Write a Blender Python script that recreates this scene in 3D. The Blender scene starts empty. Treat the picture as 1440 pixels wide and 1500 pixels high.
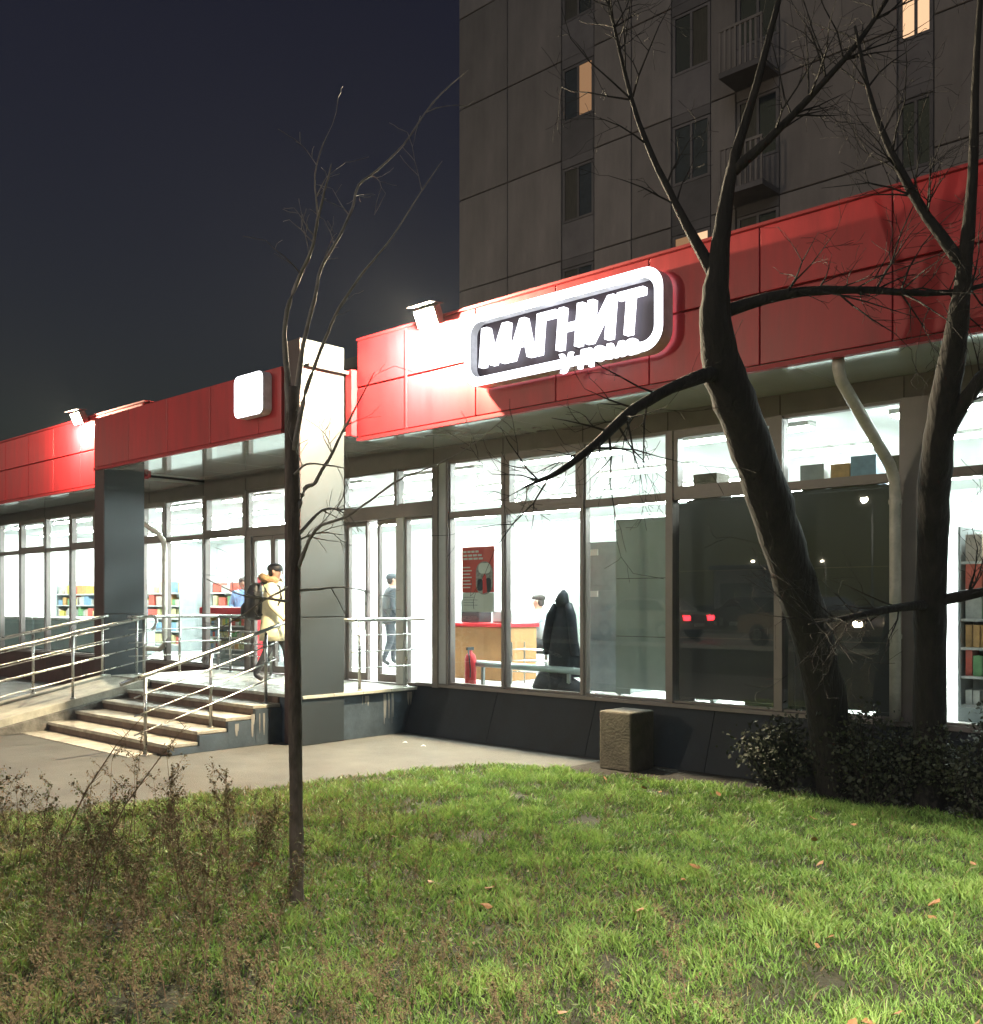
import bpy, bmesh, math, random
import numpy as np
from mathutils import Vector, Matrix
R = math.radians
rnd = random.Random(7)
sc = bpy.context.scene
COL = sc.collection

# ------------------------------------------------------------------ camera
cam_d = bpy.data.cameras.new('camera'); cam = bpy.data.objects.new('camera', cam_d); COL.objects.link(cam)
cam.location = (9.68, -9.44, 1.82)
cam.rotation_euler = (R(90), 0, R(43.12))
cam_d.sensor_fit = 'HORIZONTAL'; cam_d.sensor_width = 36; cam_d.lens = 36
cam_d.shift_y = 132 / 1440
cam_d.clip_start = 0.05; cam_d.clip_end = 2000
sc.camera = cam
# ------------------------------------------------------------------ sky, moon-weak sun, exposure
w = bpy.data.worlds.new('World'); sc.world = w; w.use_nodes = True
nt = w.node_tree; nt.nodes.clear()
sky = nt.nodes.new('ShaderNodeTexSky'); sky.sky_type = 'NISHITA'; sky.sun_disc = False
sky.sun_elevation = R(28); sky.sun_rotation = R(200); sky.altitude = 150
sky.air_density = 1.6; sky.dust_density = 2.5; sky.ozone_density = 1.0
hsv = nt.nodes.new('ShaderNodeHueSaturation'); hsv.inputs['Hue'].default_value = 0.56; hsv.inputs['Saturation'].default_value = 1.05
bg = nt.nodes.new('ShaderNodeBackground'); bg.inputs['Strength'].default_value = 0.0072
wo = nt.nodes.new('ShaderNodeOutputWorld')
nt.links.new(sky.outputs[0], hsv.inputs['Color']); nt.links.new(hsv.outputs[0], bg.inputs['Color']); nt.links.new(bg.outputs[0], wo.inputs['Surface'])
sun_d = bpy.data.lights.new('sun', 'SUN'); sun_d.energy = 0.45; sun_d.angle = R(40); sun_d.color = (.80, .87, 1)
sun = bpy.data.objects.new('sun', sun_d); COL.objects.link(sun)
sun.rotation_euler = (R(62), 0, R(20))
sc.view_settings.view_transform = 'Standard'; sc.view_settings.look = 'None'
sc.view_settings.exposure = 0.0; sc.view_settings.gamma = 1.0; sc.view_settings.use_curve_mapping = False
sc.render.engine = 'CYCLES'
cy = sc.cycles
cy.use_denoising = True; cy.max_bounces = 8; cy.diffuse_bounces = 3; cy.glossy_bounces = 4
cy.transparent_max_bounces = 24; cy.transmission_bounces = 4
cy.sample_clamp_indirect = 6.0; cy.caustics_reflective = False; cy.caustics_refractive = False

# ------------------------------------------------------------------ materials
def _new(name):
    m = bpy.data.materials.new(name); m.use_nodes = True
    n = m.node_tree; n.nodes.clear()
    o = n.nodes.new('ShaderNodeOutputMaterial')
    return m, n, o
def mat(name, c, rough=.6, metal=0, var=.25, scale=6, bump=0, bscale=40, spec=.5, c2=None, detail=6, stretch=None, coat=0, rand=0):
    m, n, o = _new(name)
    b = n.nodes.new('ShaderNodeBsdfPrincipled')
    b.inputs['Roughness'].default_value = rough; b.inputs['Metallic'].default_value = metal
    b.inputs['Specular IOR Level'].default_value = spec; b.inputs['Coat Weight'].default_value = coat
    tc = n.nodes.new('ShaderNodeTexCoord'); src = tc.outputs['Object']
    if stretch:
        mp = n.nodes.new('ShaderNodeMapping'); mp.inputs['Scale'].default_value = stretch
        n.links.new(src, mp.inputs['Vector']); src = mp.outputs[0]
    nz = n.nodes.new('ShaderNodeTexNoise'); nz.inputs['Scale'].default_value = scale; nz.inputs['Detail'].default_value = detail
    nz.inputs['Roughness'].default_value = .65
    n.links.new(src, nz.inputs['Vector'])
    rp = n.nodes.new('ShaderNodeValToRGB')
    rp.color_ramp.elements[0].position = .32; rp.color_ramp.elements[1].position = .7
    if c2 is None:
        lo = [x * (1 - var) for x in c]; hi = [min(1, x * (1 + var)) for x in c]
    else: lo, hi = c, c2
    rp.color_ramp.elements[0].color = (*lo, 1); rp.color_ramp.elements[1].color = (*hi, 1)
    n.links.new(nz.outputs['Fac'], rp.inputs['Fac']); col_out = rp.outputs['Color']
    if rand:
        oi = n.nodes.new('ShaderNodeObjectInfo'); rv = n.nodes.new('ShaderNodeMapRange'); rv.inputs['To Min'].default_value = 1-rand; rv.inputs['To Max'].default_value = 1+rand
        hs = n.nodes.new('ShaderNodeHueSaturation'); n.links.new(oi.outputs['Random'], rv.inputs['Value']); n.links.new(rv.outputs[0], hs.inputs['Value'])
        n.links.new(col_out, hs.inputs['Color']); col_out = hs.outputs[0]
    n.links.new(col_out, b.inputs['Base Color'])
    rr = n.nodes.new('ShaderNodeMapRange'); rr.inputs['To Min'].default_value = max(.02, rough - .08); rr.inputs['To Max'].default_value = min(1, rough + .1)
    n.links.new(nz.outputs['Fac'], rr.inputs['Value']); n.links.new(rr.outputs[0], b.inputs['Roughness'])
    if bump:
        n2 = n.nodes.new('ShaderNodeTexNoise'); n2.inputs['Scale'].default_value = bscale; n2.inputs['Detail'].default_value = 5
        n.links.new(src, n2.inputs['Vector'])
        bp = n.nodes.new('ShaderNodeBump'); bp.inputs['Strength'].default_value = bump; bp.inputs['Distance'].default_value = .02
        n.links.new(n2.outputs['Fac'], bp.inputs['Height']); n.links.new(bp.outputs[0], b.inputs['Normal'])
    n.links.new(b.outputs[0], o.inputs['Surface'])
    return m
def emit(name, c, s):
    m, n, o = _new(name)
    e = n.nodes.new('ShaderNodeEmission'); e.inputs['Color'].default_value = (*c, 1); e.inputs['Strength'].default_value = s
    n.links.new(e.outputs[0], o.inputs['Surface']); return m
def glass(name, tint=(.93, .97, .96), k=1.0):
    m, n, o = _new(name)
    lw = n.nodes.new('ShaderNodeLayerWeight'); lw.inputs['Blend'].default_value = .5
    p = n.nodes.new('ShaderNodeMath'); p.operation = 'POWER'; p.inputs[1].default_value = 5
    mu = n.nodes.new('ShaderNodeMath'); mu.operation = 'MULTIPLY_ADD'; mu.inputs[1].default_value = .93 * k; mu.inputs[2].default_value = .05 * k
    t = n.nodes.new('ShaderNodeBsdfTransparent'); t.inputs['Color'].default_value = (*tint, 1)
    g = n.nodes.new('ShaderNodeBsdfGlossy'); g.inputs['Roughness'].default_value = .012
    mx = n.nodes.new('ShaderNodeMixShader')
    n.links.new(lw.outputs['Facing'], p.inputs[0]); n.links.new(p.outputs[0], mu.inputs[0])
    n.links.new(mu.outputs[0], mx.inputs[0]); n.links.new(t.outputs[0], mx.inputs[1]); n.links.new(g.outputs[0], mx.inputs[2])
    n.links.new(mx.outputs[0], o.inputs['Surface']); return m

M = {}
M['red'] = mat('red_cassette', (.40, .013, .02), .40, var=.2, scale=1.6, bump=.05, bscale=3, stretch=(3, 3, .5), rand=.12)
M['red_dark'] = mat('red_edge', (.34, .012, .018), .5, var=.1)
M['soffit'] = mat('soffit_metal', (.62, .66, .62), .10, metal=.25, var=.06, scale=2, bump=.015, bscale=4, spec=.9, coat=.6)
M['pillar'] = mat('pillar_grey', (.034, .043, .049), .5, var=.10, scale=1.2, bump=.03, bscale=60)
M['pillar_front'] = mat('pillar_front', (.06, .035, .035), .55, var=.2, scale=2)
M['plinth'] = mat('plinth_paint', (.014, .019, .026), .7, var=.35, scale=2.2, bump=.12, bscale=30)
M['plinth_blue'] = mat('plinth_bluegrey', (.055, .075, .095), .55, var=.35, scale=3, bump=.12, bscale=30)
M['plinth_brown'] = mat('plinth_brown', (.06, .03, .026), .6, var=.4, scale=3)
M['frame'] = mat('window_frame', (.19, .165, .15), .45, var=.1, scale=4)
M['frame_light'] = mat('frame_light', (.5, .52, .5), .4, var=.08)
M['glass'] = glass('window_glass')
M['int_white'] = mat('interior_white', (.82, .85, .84), .6, var=.04, scale=2)
M['int_floor'] = mat('interior_floor', (.74, .75, .72), .25, var=.08, scale=3)
M['ceil_lamp'] = emit('ceiling_lamp', (.93, 1, .97), 210)
M['landing'] = mat('landing_tile', (.50, .49, .42), .28, var=.2, scale=2.5, bump=.06, bscale=25)
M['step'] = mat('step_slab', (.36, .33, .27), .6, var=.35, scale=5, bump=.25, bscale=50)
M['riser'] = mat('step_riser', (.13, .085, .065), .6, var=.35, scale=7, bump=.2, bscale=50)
M['ramp'] = mat('ramp_concrete', (.42, .40, .33), .7, var=.3, scale=4, bump=.3, bscale=40)
M['concrete'] = mat('rough_concrete', (.16, .15, .13), .85, var=.5, scale=5, bump=.6, bscale=25)
M['block'] = mat('concrete_block', (.085, .074, .056), .85, var=.3, scale=6, bump=.4, bscale=40)
M['steel'] = mat('brushed_steel', (.48, .48, .46), .28, metal=1, var=.12, scale=12)
M['pipe'] = mat('galvanised_pipe', (.50, .47, .40), .5, metal=.25, var=.22, scale=7)
M['roof'] = mat('roof_felt', (.05, .05, .05), .9)
M['path'] = mat('path_asphalt', (.092, .09, .082), .9, var=.3, scale=1.1, bump=.5, bscale=90, detail=10)
M['shaded_soil'] = mat('wall_shade_soil', (.022, .018, .014), .95, var=.5, scale=5, bump=1, bscale=20)
M['ground'] = mat('ground_asphalt', (.06, .056, .052), .9, var=.25, scale=.6, bump=.3, bscale=40)
M['road'] = mat('road_asphalt', (.05, .049, .048), .55, var=.25, scale=.8, bump=.3, bscale=60)
M['kerb'] = mat('kerb_stone', (.28, .27, .25), .8, var=.2, scale=3)
M['paint'] = mat('road_paint', (.7, .7, .66), .6, var=.2, scale=8)
M['turf'] = mat('turf', (.016, .015, .008), .95, scale=5, bump=.8, bscale=25, c2=(.034, .036, .014))
M['bark_young'] = mat('young_bark', (.045, .034, .028), .85, var=.45, scale=22, bump=.8, bscale=45, stretch=(1, 1, .3), c2=(.13, .105, .09))
M['bark_pale'] = mat('pale_branch', (.13, .115, .105), .75, var=.4, scale=16, c2=(.26, .235, .215))
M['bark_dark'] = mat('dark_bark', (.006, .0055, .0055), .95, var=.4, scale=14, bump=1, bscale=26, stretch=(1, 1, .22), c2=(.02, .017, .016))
M['tower'] = mat('tower_panel', (.20, .168, .15), .9, var=.22, scale=.9, bump=.3, bscale=40, stretch=(1.5, 1.5, .4), rand=.16)
M['tower2'] = mat('tower_spandrel', (.13, .112, .108), .9, var=.25, scale=.8, rand=.25)
M['joint'] = mat('panel_joint', (.085, .075, .07), .95)
M['dark_glass'] = mat('dark_window', (.012, .016, .022), .08, var=.2, spec=.6)
M['curtain_dim'] = mat('curtained_window', (.045, .036, .03), .3, var=.4, scale=10, stretch=(4, 4, .3))
M['curtain_blue'] = mat('bluish_window', (.02, .026, .038), .12, var=.3)
M['warm_win'] = emit('warm_window', (1, .62, .36), 1.1)
M['warm_win2'] = emit('warm_window_dim', (1, .55, .28), .32)
M['neon'] = emit('sign_white', (.90, .93, 1), 4.0)
M['neon_side'] = mat('sign_side', (.7, .7, .72), .4)
M['sign_back'] = mat('sign_backing', (.03, .018, .03), .5)
M['black'] = mat('black_plastic', (.02, .02, .022), .45)
M['flood_lens'] = emit('flood_lens', (1, .85, .55), 160)
M['street_lens'] = emit('street_lens', (1, .72, .42), 60)
M['white_box'] = mat('white_paint', (.75, .75, .72), .5)
M['paper'] = mat('paper_white', (.72, .73, .68), .6, var=.05)
M['poster_red'] = mat('poster_red', (.62, .045, .03), .5, var=.08)
M['poster_dim'] = mat('poster_picture_grey', (.30, .27, .25), .5, var=.5, scale=25)
M['navy'] = mat('navy_cloth', (.014, .02, .03), .85, var=.3, scale=8, bump=.3, bscale=20)
M['wood'] = mat('counter_wood', (.42, .22, .09), .5, var=.15, scale=4, stretch=(1, 8, 1))
M['red_plain'] = mat('bright_red', (.6, .02, .03), .4, var=.12)
M['grey'] = mat('grey_metal', (.30, .33, .33), .45, var=.12)
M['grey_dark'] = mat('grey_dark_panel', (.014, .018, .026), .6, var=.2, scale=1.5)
M['grey_green'] = mat('grey_green_panel', (.26, .30, .275), .6, var=.12, scale=1.2)
M['freezer'] = mat('freezer_pale', (.42, .52, .52), .35, var=.08)
M['tree_twig'] = M['bark_young']

# ------------------------------------------------------------------ mesh helpers
class MB:
    def __init__(s): s.v = []; s.f = []; s.mi = []
    def add(s, vs, fs, mi=0):
        b = len(s.v); s.v += [tuple(p) for p in vs]
        for f in fs: s.f.append(tuple(b + i for i in f)); s.mi.append(mi)
        return s
    def box(s, x0, y0, z0, x1, y1, z1, mi=0):
        if x0 > x1: x0, x1 = x1, x0
        if y0 > y1: y0, y1 = y1, y0
        if z0 > z1: z0, z1 = z1, z0
        vs = [(x0,y0,z0),(x1,y0,z0),(x1,y1,z0),(x0,y1,z0),(x0,y0,z1),(x1,y0,z1),(x1,y1,z1),(x0,y1,z1)]
        return s.add(vs, [(0,3,2,1),(4,5,6,7),(0,1,5,4),(1,2,6,5),(2,3,7,6),(3,0,4,7)], mi)
    def prism(s, poly, z0, z1, mi=0):
        n = len(poly)
        vs = [(x,y,z0) for x,y in poly] + [(x,y,z1) for x,y in poly]
        fs = [tuple(range(n-1,-1,-1)), tuple(range(n,2*n))] + [(i,(i+1)%n,n+(i+1)%n,n+i) for i in range(n)]
        return s.add(vs, fs, mi)
    def prism_x(s, poly, x0, x1, mi=0):   # polygon in (y,z)
        n = len(poly)
        vs = [(x0,y,z) for y,z in poly] + [(x1,y,z) for y,z in poly]
        fs = [tuple(range(n-1,-1,-1)), tuple(range(n,2*n))] + [(i,(i+1)%n,n+(i+1)%n,n+i) for i in range(n)]
        return s.add(vs, fs, mi)
    def prism_y(s, poly, y0, y1, mi=0):   # polygon in (x,z)
        n = len(poly)
        vs = [(x,y0,z) for x,z in poly] + [(x,y1,z) for x,z in poly]
        fs = [tuple(range(n)), tuple(range(2*n-1,n-1,-1))] + [(i,n+i,n+(i+1)%n,(i+1)%n) for i in range(n)]
        return s.add(vs, fs, mi)
    def tube(s, pts, rad, n=8, mi=0, cap=True):
        P = [Vector(p[:3]) for p in pts]
        if not hasattr(rad, '__len__'): rad = [rad]*len(P)
        rings = []; up = Vector((0.31,0.17,0.93)).normalized()
        for i, p in enumerate(P):
            d = (P[min(i+1,len(P)-1)] - P[max(i-1,0)]).normalized()
            a = d.cross(up)
            if a.length < .15: a = d.cross(Vector((1,0,0)))
            a.normalize(); b = d.cross(a)
            rings.append([p + (a*math.cos(2*math.pi*k/n) + b*math.sin(2*math.pi*k/n))*rad[i] for k in range(n)])
        vs = [q for r in rings for q in r]; fs = []
        for i in range(len(P)-1):
            for k in range(n):
                k2 = (k+1) % n
                fs.append((i*n+k, i*n+k2, (i+1)*n+k2, (i+1)*n+k))
        if cap:
            fs.append(tuple(range(n-1,-1,-1))); fs.append(tuple((len(P)-1)*n + k for k in range(n)))
        return s.add(vs, fs, mi)
    def loft(s, rings, n=14, mi=0, e=2.0):   # rings (cx,cy,z,rx,ry)
        vs = []
        for cx, cy_, z, rx, ry in rings:
            for k in range(n):
                a = 2*math.pi*k/n; c, q = math.cos(a), math.sin(a)
                vs.append((cx + rx*math.copysign(abs(c)**(2/e), c), cy_ + ry*math.copysign(abs(q)**(2/e), q), z))
        fs = []
        for i in range(len(rings)-1):
            for k in range(n):
                k2 = (k+1) % n; fs.append((i*n+k, i*n+k2, (i+1)*n+k2, (i+1)*n+k))
        fs.append(tuple(range(n-1,-1,-1))); fs.append(tuple((len(rings)-1)*n+k for k in range(n)))
        return s.add(vs, fs, mi)
    def xf(s, mtx):
        s.v = [tuple(mtx @ Vector(p)) for p in s.v]; return s
    def build(s, name, m, parent=None, smooth=False, bevel=0):
        me = bpy.data.meshes.new(name); me.from_pydata(s.v, [], s.f); me.update()
        ms = m if isinstance(m, (list, tuple)) else [m]
        for x in ms: me.materials.append(M[x] if isinstance(x, str) else x)
        if len(ms) > 1: me.polygons.foreach_set('material_index', s.mi)
        if smooth: me.polygons.foreach_set('use_smooth', [True]*len(me.polygons))
        o = bpy.data.objects.new(name, me); COL.objects.link(o)
        if parent is not None: o.parent = parent
        if bevel:
            b = o.modifiers.new('bevel', 'BEVEL'); b.width = bevel; b.segments = 2; b.limit_method = 'ANGLE'
        return o
def box(name, m, a, b, parent=None, bevel=0):
    return MB().box(*a, *b).build(name, m, parent, bevel=bevel)
def tag(o, label=None, cat=None, group=None, kind=None):
    if label: o['label'] = label
    if cat: o['category'] = cat
    if group: o['group'] = group
    if kind: o['kind'] = kind
    return o
def empty(name, loc, label=None, cat=None, group=None, rz=0):
    o = bpy.data.objects.new(name, None); COL.objects.link(o); o.location = loc; o.rotation_euler = (0,0,rz)
    o.empty_display_size = .2
    return tag(o, label, cat, group)
def part(mb, name, m, root, smooth=False, bevel=0):
    """build a part given in world coordinates under a root empty that is not rotated"""
    off = Vector(root.location)
    mb.v = [tuple(Vector(p) - off) for p in mb.v]
    return mb.build(name, m, root, smooth, bevel)
def linked(src, name, loc, parent=None, scale=None, rot=None):
    o = bpy.data.objects.new(name, src.data); COL.objects.link(o); o.parent = parent; o.location = loc
    if scale: o.scale = scale
    if rot: o.rotation_euler = rot
    return o
def copy_tree(o, parent=None):
    c = o.copy(); COL.objects.link(c); c.parent = parent
    for ch in o.children: copy_tree(ch, c)
    return c
def structure(o): o['kind'] = 'structure'; return o

# ================================================================== GROUND
structure(MB().add([(-400,-400,-.012),(400,-400,-.012),(400,400,-.012),(-400,400,-.012)], [(0,1,2,3)]).build('ground', 'ground'))
structure(MB().add([(-40,-13,-.004),(6.5,-13,-.004),(12,-.2,-.004),(12,0,-.004),(-40,0,-.004)], [(0,1,2,3,4)]).build('path', 'path'))
LAWN = [(1.0,-6.2),(1.15,-5.6),(1.4,-4.7),(1.62,-3.7),(1.8,-2.6),(2.0,-1.75),(2.35,-1.38),(3.2,-1.14),(4.2,-.98),(4.96,-.88),(6.2,-.72),(7.2,-.66),(14,-.6),(14,-12.2),(-.5,-12.2),(.4,-9.5),(.8,-7.6)]
def in_lawn(x, y):
    c = np.zeros(x.shape, bool); n = len(LAWN)
    for i in range(n):
        x1, y1 = LAWN[i]; x2, y2 = LAWN[(i+1) % n]
        m = ((y1 > y) != (y2 > y)) & (x < (x2-x1)*(y-y1)/(y2-y1+1e-12)+x1); c ^= m
    return c
structure(MB().prism(LAWN, -.02, .012).build('lawn', 'turf'))
structure(MB().add([(2.9,-1.25,.004),(14,-.9,.004),(14,.1,.004),(2.9,.1,.004)], [(0,1,2,3)]).build('shaded_soil_bed', 'shaded_soil'))  # strip along the wall; the fascia's shade is put into its dark colour
structure(MB().box(-260,-26.5,-.03, 160,-14.5,.55).build('road', 'road'))
structure(MB().prism_x([(-14.35,0),(-14.35,.54),(-14.2,.5),(-12.6,-.01),(-12.6,-.02)], -260, 160).build('embankment', 'turf'))
structure(MB().box(-260,-14.5,.3,160,-14.352,.66).build('kerb', 'kerb'))
structure(MB().box(-260,-26.65,.3,160,-26.502,.66).build('kerb', 'kerb'))
structure(MB().box(-260,-300,-.03,160,-26.652,.60).build('far_pavement', 'ground'))
lm = MB()
for i in range(-40, 20): lm.box(i*6,-20.56,.551,i*6+3,-20.44,.555)
structure(lm.build('lane_marking', 'paint'))

# grass blades
def make_grass():
    g = np.random.default_rng(3)
    N = 620000
    # denser towards the camera
    x = g.uniform(.3, 13.0, N); y = g.uniform(-11.5, -.5, N)
    dx, dy = x-9.68, y+9.44
    d = dx*-.6835+dy*.7300; u = (dx*.73+dy*.6835)/np.maximum(d, .1)
    jx = .06*np.sin(x*9+y*4)+.05*np.sin(y*17-x*6)+g.normal(0,.035,N)
    keep = in_lawn(x+jx, y+jx*.8) & (d > 2.8) & (np.abs(u) < .62)
    keep &= g.uniform(0, 1, N) < np.clip((9.0/np.maximum(d,1))**1.2, .45, 1)
    x, y, d = x[keep], y[keep], d[keep]
    def nz(x, y, s, k):
        r = np.random.default_rng(k); v = np.zeros_like(x)
        for i in range(7):
            a = r.uniform(0, 6.28); f = s*r.uniform(.6, 1.7); v += np.sin(f*(x*np.cos(a)+y*np.sin(a))+r.uniform(0, 6.28))
        return v/3.0
    cl = nz(x, y, 5.5, 1); cl2 = nz(x, y, 15, 2)
    bare = np.clip(nz(x, y, 7, 21)*.9-.62, 0, 1)
    keep = (cl*.5+cl2*.6-bare*2.2+g.uniform(-1.0, 1.5, len(x))) > -.45
    x, y, d, cl, cl2 = x[keep], y[keep], d[keep], cl[keep], cl2[keep]
    n = len(x)
    edge = np.clip((y+6)/5, 0, 1)
    h = (.032+.030*g.random(n)+.024*np.clip(cl+cl2, 0, 2)+.03*g.random(n)**5)*(1.0)
    wd = .0034+.0030*g.random(n)
    wd *= np.clip(d/6.5, .55, 1)
    a = g.uniform(0, 6.283, n); ln = g.uniform(.25, 1.15, n)*h
    wx, wy = np.cos(a)*wd, np.sin(a)*wd
    b = g.uniform(0, 6.283, n); lx, ly = np.cos(b)*ln, np.sin(b)*ln
    z0 = np.full(n, .008)
    V = np.empty((n, 5, 3), np.float32)
    V[:,0] = np.stack([x-wx, y-wy, z0], 1); V[:,1] = np.stack([x+wx, y+wy, z0], 1)
    V[:,2] = np.stack([x+lx*.4+wx*.8, y+ly*.4+wy*.8, h*.62], 1); V[:,3] = np.stack([x+lx*.4-wx*.8, y+ly*.4-wy*.8, h*.62], 1)
    V[:,4] = np.stack([x+lx, y+ly, h*(1-.25*ln/h*.5)], 1)
    me = bpy.data.meshes.new('grass')
    me.vertices.add(n*5); me.vertices.foreach_set('co', V.ravel())
    i0 = np.arange(n)*5
    L = np.stack([i0, i0+1, i0+2, i0+3, i0+3, i0+2, i0+4], 1).astype(np.int32)
    me.loops.add(n*7); me.loops.foreach_set('vertex_index', L.ravel())
    st = np.stack([np.arange(n)*7, np.arange(n)*7+4], 1).astype(np.int32).ravel()
    tt = np.tile(np.array([4, 3], np.int32), n)
    me.polygons.add(n*2); me.polygons.foreach_set('loop_start', st); me.polygons.foreach_set('loop_total', tt)
    at = me.attributes.new('tone', 'FLOAT', 'POINT')
    tone = np.clip(.5+.22*cl+.2*cl2+g.normal(0, .22, n), 0, 1)
    # dry, brownish towards the weedy left foreground
    dry = np.clip((4.9-x)*.28+(-5.3-y)*.25+.2, 0, .8)
    at.data.foreach_set('value', np.repeat(tone, 5).astype(np.float32))
    a2 = me.attributes.new('dry', 'FLOAT', 'POINT')
    pat = np.clip(nz(x, y, 2.2, 8)*.5-.15, 0, 1)*np.clip((-2.6-y)*.5, 0, 1)
    dd = (g.random(n) < (.11+.5*dry+.55*pat)).astype(np.float32)*g.uniform(.5, 1, n)
    a2.data.foreach_set('value', np.repeat(dd, 5).astype(np.float32))
    me.update(calc_edges=True); me.validate()
    m, nn, o = _new('grass_blade')
    b_ = nn.nodes.new('ShaderNodeBsdfPrincipled'); b_.inputs['Roughness'].default_value = .55
    t_ = nn.nodes.new('ShaderNodeAttribute'); t_.attribute_name = 'tone'
    d_ = nn.nodes.new('ShaderNodeAttribute'); d_.attribute_name = 'dry'
    rp = nn.nodes.new('ShaderNodeValToRGB'); e = rp.color_ramp.elements
    e[0].color = (.05, .085, .02, 1); e[1].color = (.29, .43, .11, 1)
    k = e.new(.5); k.color = (.15, .285, .058, 1)
    mx = nn.nodes.new('ShaderNodeMix'); mx.data_type = 'RGBA'; mx.inputs['B'].default_value = (.21, .16, .08, 1)
    nn.links.new(t_.outputs['Fac'], rp.inputs['Fac']); nn.links.new(d_.outputs['Fac'], mx.inputs['Factor']); nn.links.new(rp.outputs[0], mx.inputs['A'])
    nn.links.new(mx.outputs['Result'], b_.inputs['Base Color'])
    tr = nn.nodes.new('ShaderNodeBsdfTranslucent'); nn.links.new(mx.outputs['Result'], tr.inputs['Color'])
    ms = nn.nodes.new('ShaderNodeMixShader'); ms.inputs[0].default_value = .35
    nn.links.new(b_.outputs[0], ms.inputs[1]); nn.links.new(tr.outputs[0], ms.inputs[2]); nn.links.new(ms.outputs[0], o.inputs['Surface'])
    me.materials.append(m)
    ob = bpy.data.objects.new('grass', me); COL.objects.link(ob)
    tag(ob, 'short bright green grass covering the lawn', 'grass', kind='stuff')
make_grass()

# ================================================================== SHOP BUILDING
SH = empty('shop_building', (0, 0, 0), 'long single-storey shop with red fascia, glazed front and grey porch pillars', 'shop')
def sp(mb, name, m, smooth=False, bevel=0): return mb.build(name, m, SH, smooth, bevel)
ZF, ZS, ZT, ZG, ZH = .64, .70, 2.98, 3.73, 3.95     # floor, sill, transom, glass top, soffit
XL, XR = -21.0, 11.0
# shell
sp(MB().box(XL, .12, .34, XR, 9.2, ZF), 'floor', 'int_floor')
sp(MB().box(XL, .3, ZG+.12, XR, 9.2, ZG+.2), 'ceiling', 'int_white')
sp(MB().box(XL, 9.2, 0, XR, 9.4, 5.0), 'rear_wall', 'int_white')
sp(MB().box(XL-.2, 0, 0, XL, 9.4, 5.0), 'end_wall', 'int_white')
sp(MB().box(XR, 0, 0, XR+.2, 9.4, 5.0), 'end_wall', 'int_white')
sp(MB().box(XL, -1.0, 5.0, XR, 9.4, 5.14), 'roof', 'roof')
# battered plinth, right of the porch and left of it, in panels
def plinth(x0, x1, m, foot):
    x = x0
    while x < x1-.01:
        e = min(x+1.6, x1)
        sp(MB().prism_x([(-foot,0),(.3,0),(.3,ZS-.05),(-.03,ZS-.05)], x+.004, e-.004), 'plinth_panel', m)
        x = e
plinth(-.62, 10.8, 'plinth', .26)
plinth(-20.8, -6.3, 'plinth_brown', .05)
sp(MB().box(-.57, -.075, ZS-.05, 10.9, .30, ZS-.006), 'window_sill', 'frame')
sp(MB().box(-20.9, -.075, ZS-.05, -5.9, .30, ZS-.006), 'window_sill', 'frame')
sp(MB().box(-5.9, -.02, .3, -.28, .28, ZF-.002), 'threshold', 'frame')
# lintel beam above the glass
sp(MB().box(XL, -.06, ZG, XR, .14, ZH-.004), 'lintel', 'frame')
for x in (-19, -17, -15.73, -13.03, -10.5, -8.2, -6.22, -4.86, -2.2, -.2, 1.1, 2.4, 3.6, 4.95, 6.2, 7.6):
    sp(MB().box(x-.006, -.064, ZG+.01, x+.006, -.06, ZH-.01), 'lintel_joint', 'joint')

def window(x0, x1, z0, z1, fw=.03, m='frame', d=.045, yc=0.0):
    f = MB()
    f.box(x0, yc-d, z0, x0+fw, yc+d, z1); f.box(x1-fw, yc-d, z0, x1, yc+d, z1)
    f.box(x0+fw, yc-d, z0, x1-fw, yc+d, z0+fw); f.box(x0+fw, yc-d, z1-fw, x1-fw, yc+d, z1)
    o = sp(f, 'window', m)
    MB().box(x0+fw-.004, yc-.004, z0+fw-.004, x1-fw+.004, yc+.004, z1-fw+.004).build('pane', 'glass', o)
    return o
def mullion(x, z0=ZS, z1=ZG, hw=.02, m='frame', dd=.07):
    return sp(MB().box(x-hw, -dd, z0, x+hw, dd, z1), 'mullion', m)
bays = [(-19.6,-18.3,0),(-18.3,-17.0,1),(-17.0,-15.73,0),(-15.73,-14.47,0),(-14.47,-13.03,1),(-13.03,-11.73,0),(-11.73,-10.52,1),(-10.52,-9.5,0),(-9.5,-8.55,0),(-8.55,-7.61,1),(-7.61,-6.22,0),(-6.22,-4.86,1),
        (.07,1.10,0),(1.10,2.39,1),(2.39,3.62,0),(3.62,4.93,1),(4.93,6.2,0),(6.46,7.75,0),(7.75,9.2,0),(9.2,10.6,0)]
for x0, x1, vent in bays:
    zb = ZF if -6.3 < x0 < -4 else ZS
    window(x0+.022, x1-.022, zb, ZT, .022)
    window(x0+.022, x1-.022, ZT+.04, ZG, .085 if vent else .028, d=.055 if vent else .045)
    sp(MB().box(x0+.022, -.05, ZT, x1-.022, .05, ZT+.04), 'transom', 'frame')
for x in sorted({b[0] for b in bays} | {b[1] for b in bays}):
    if x in (6.2, 6.46): continue
    thick = x in (3.62, 4.93)
    mullion(x, hw=.045 if thick else .022, z0=ZS if not -6.3 < x < -.2 else ZF)
sp(MB().box(6.18, -.09, ZS, 6.48, .2, ZG), 'pier', 'frame')
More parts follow.
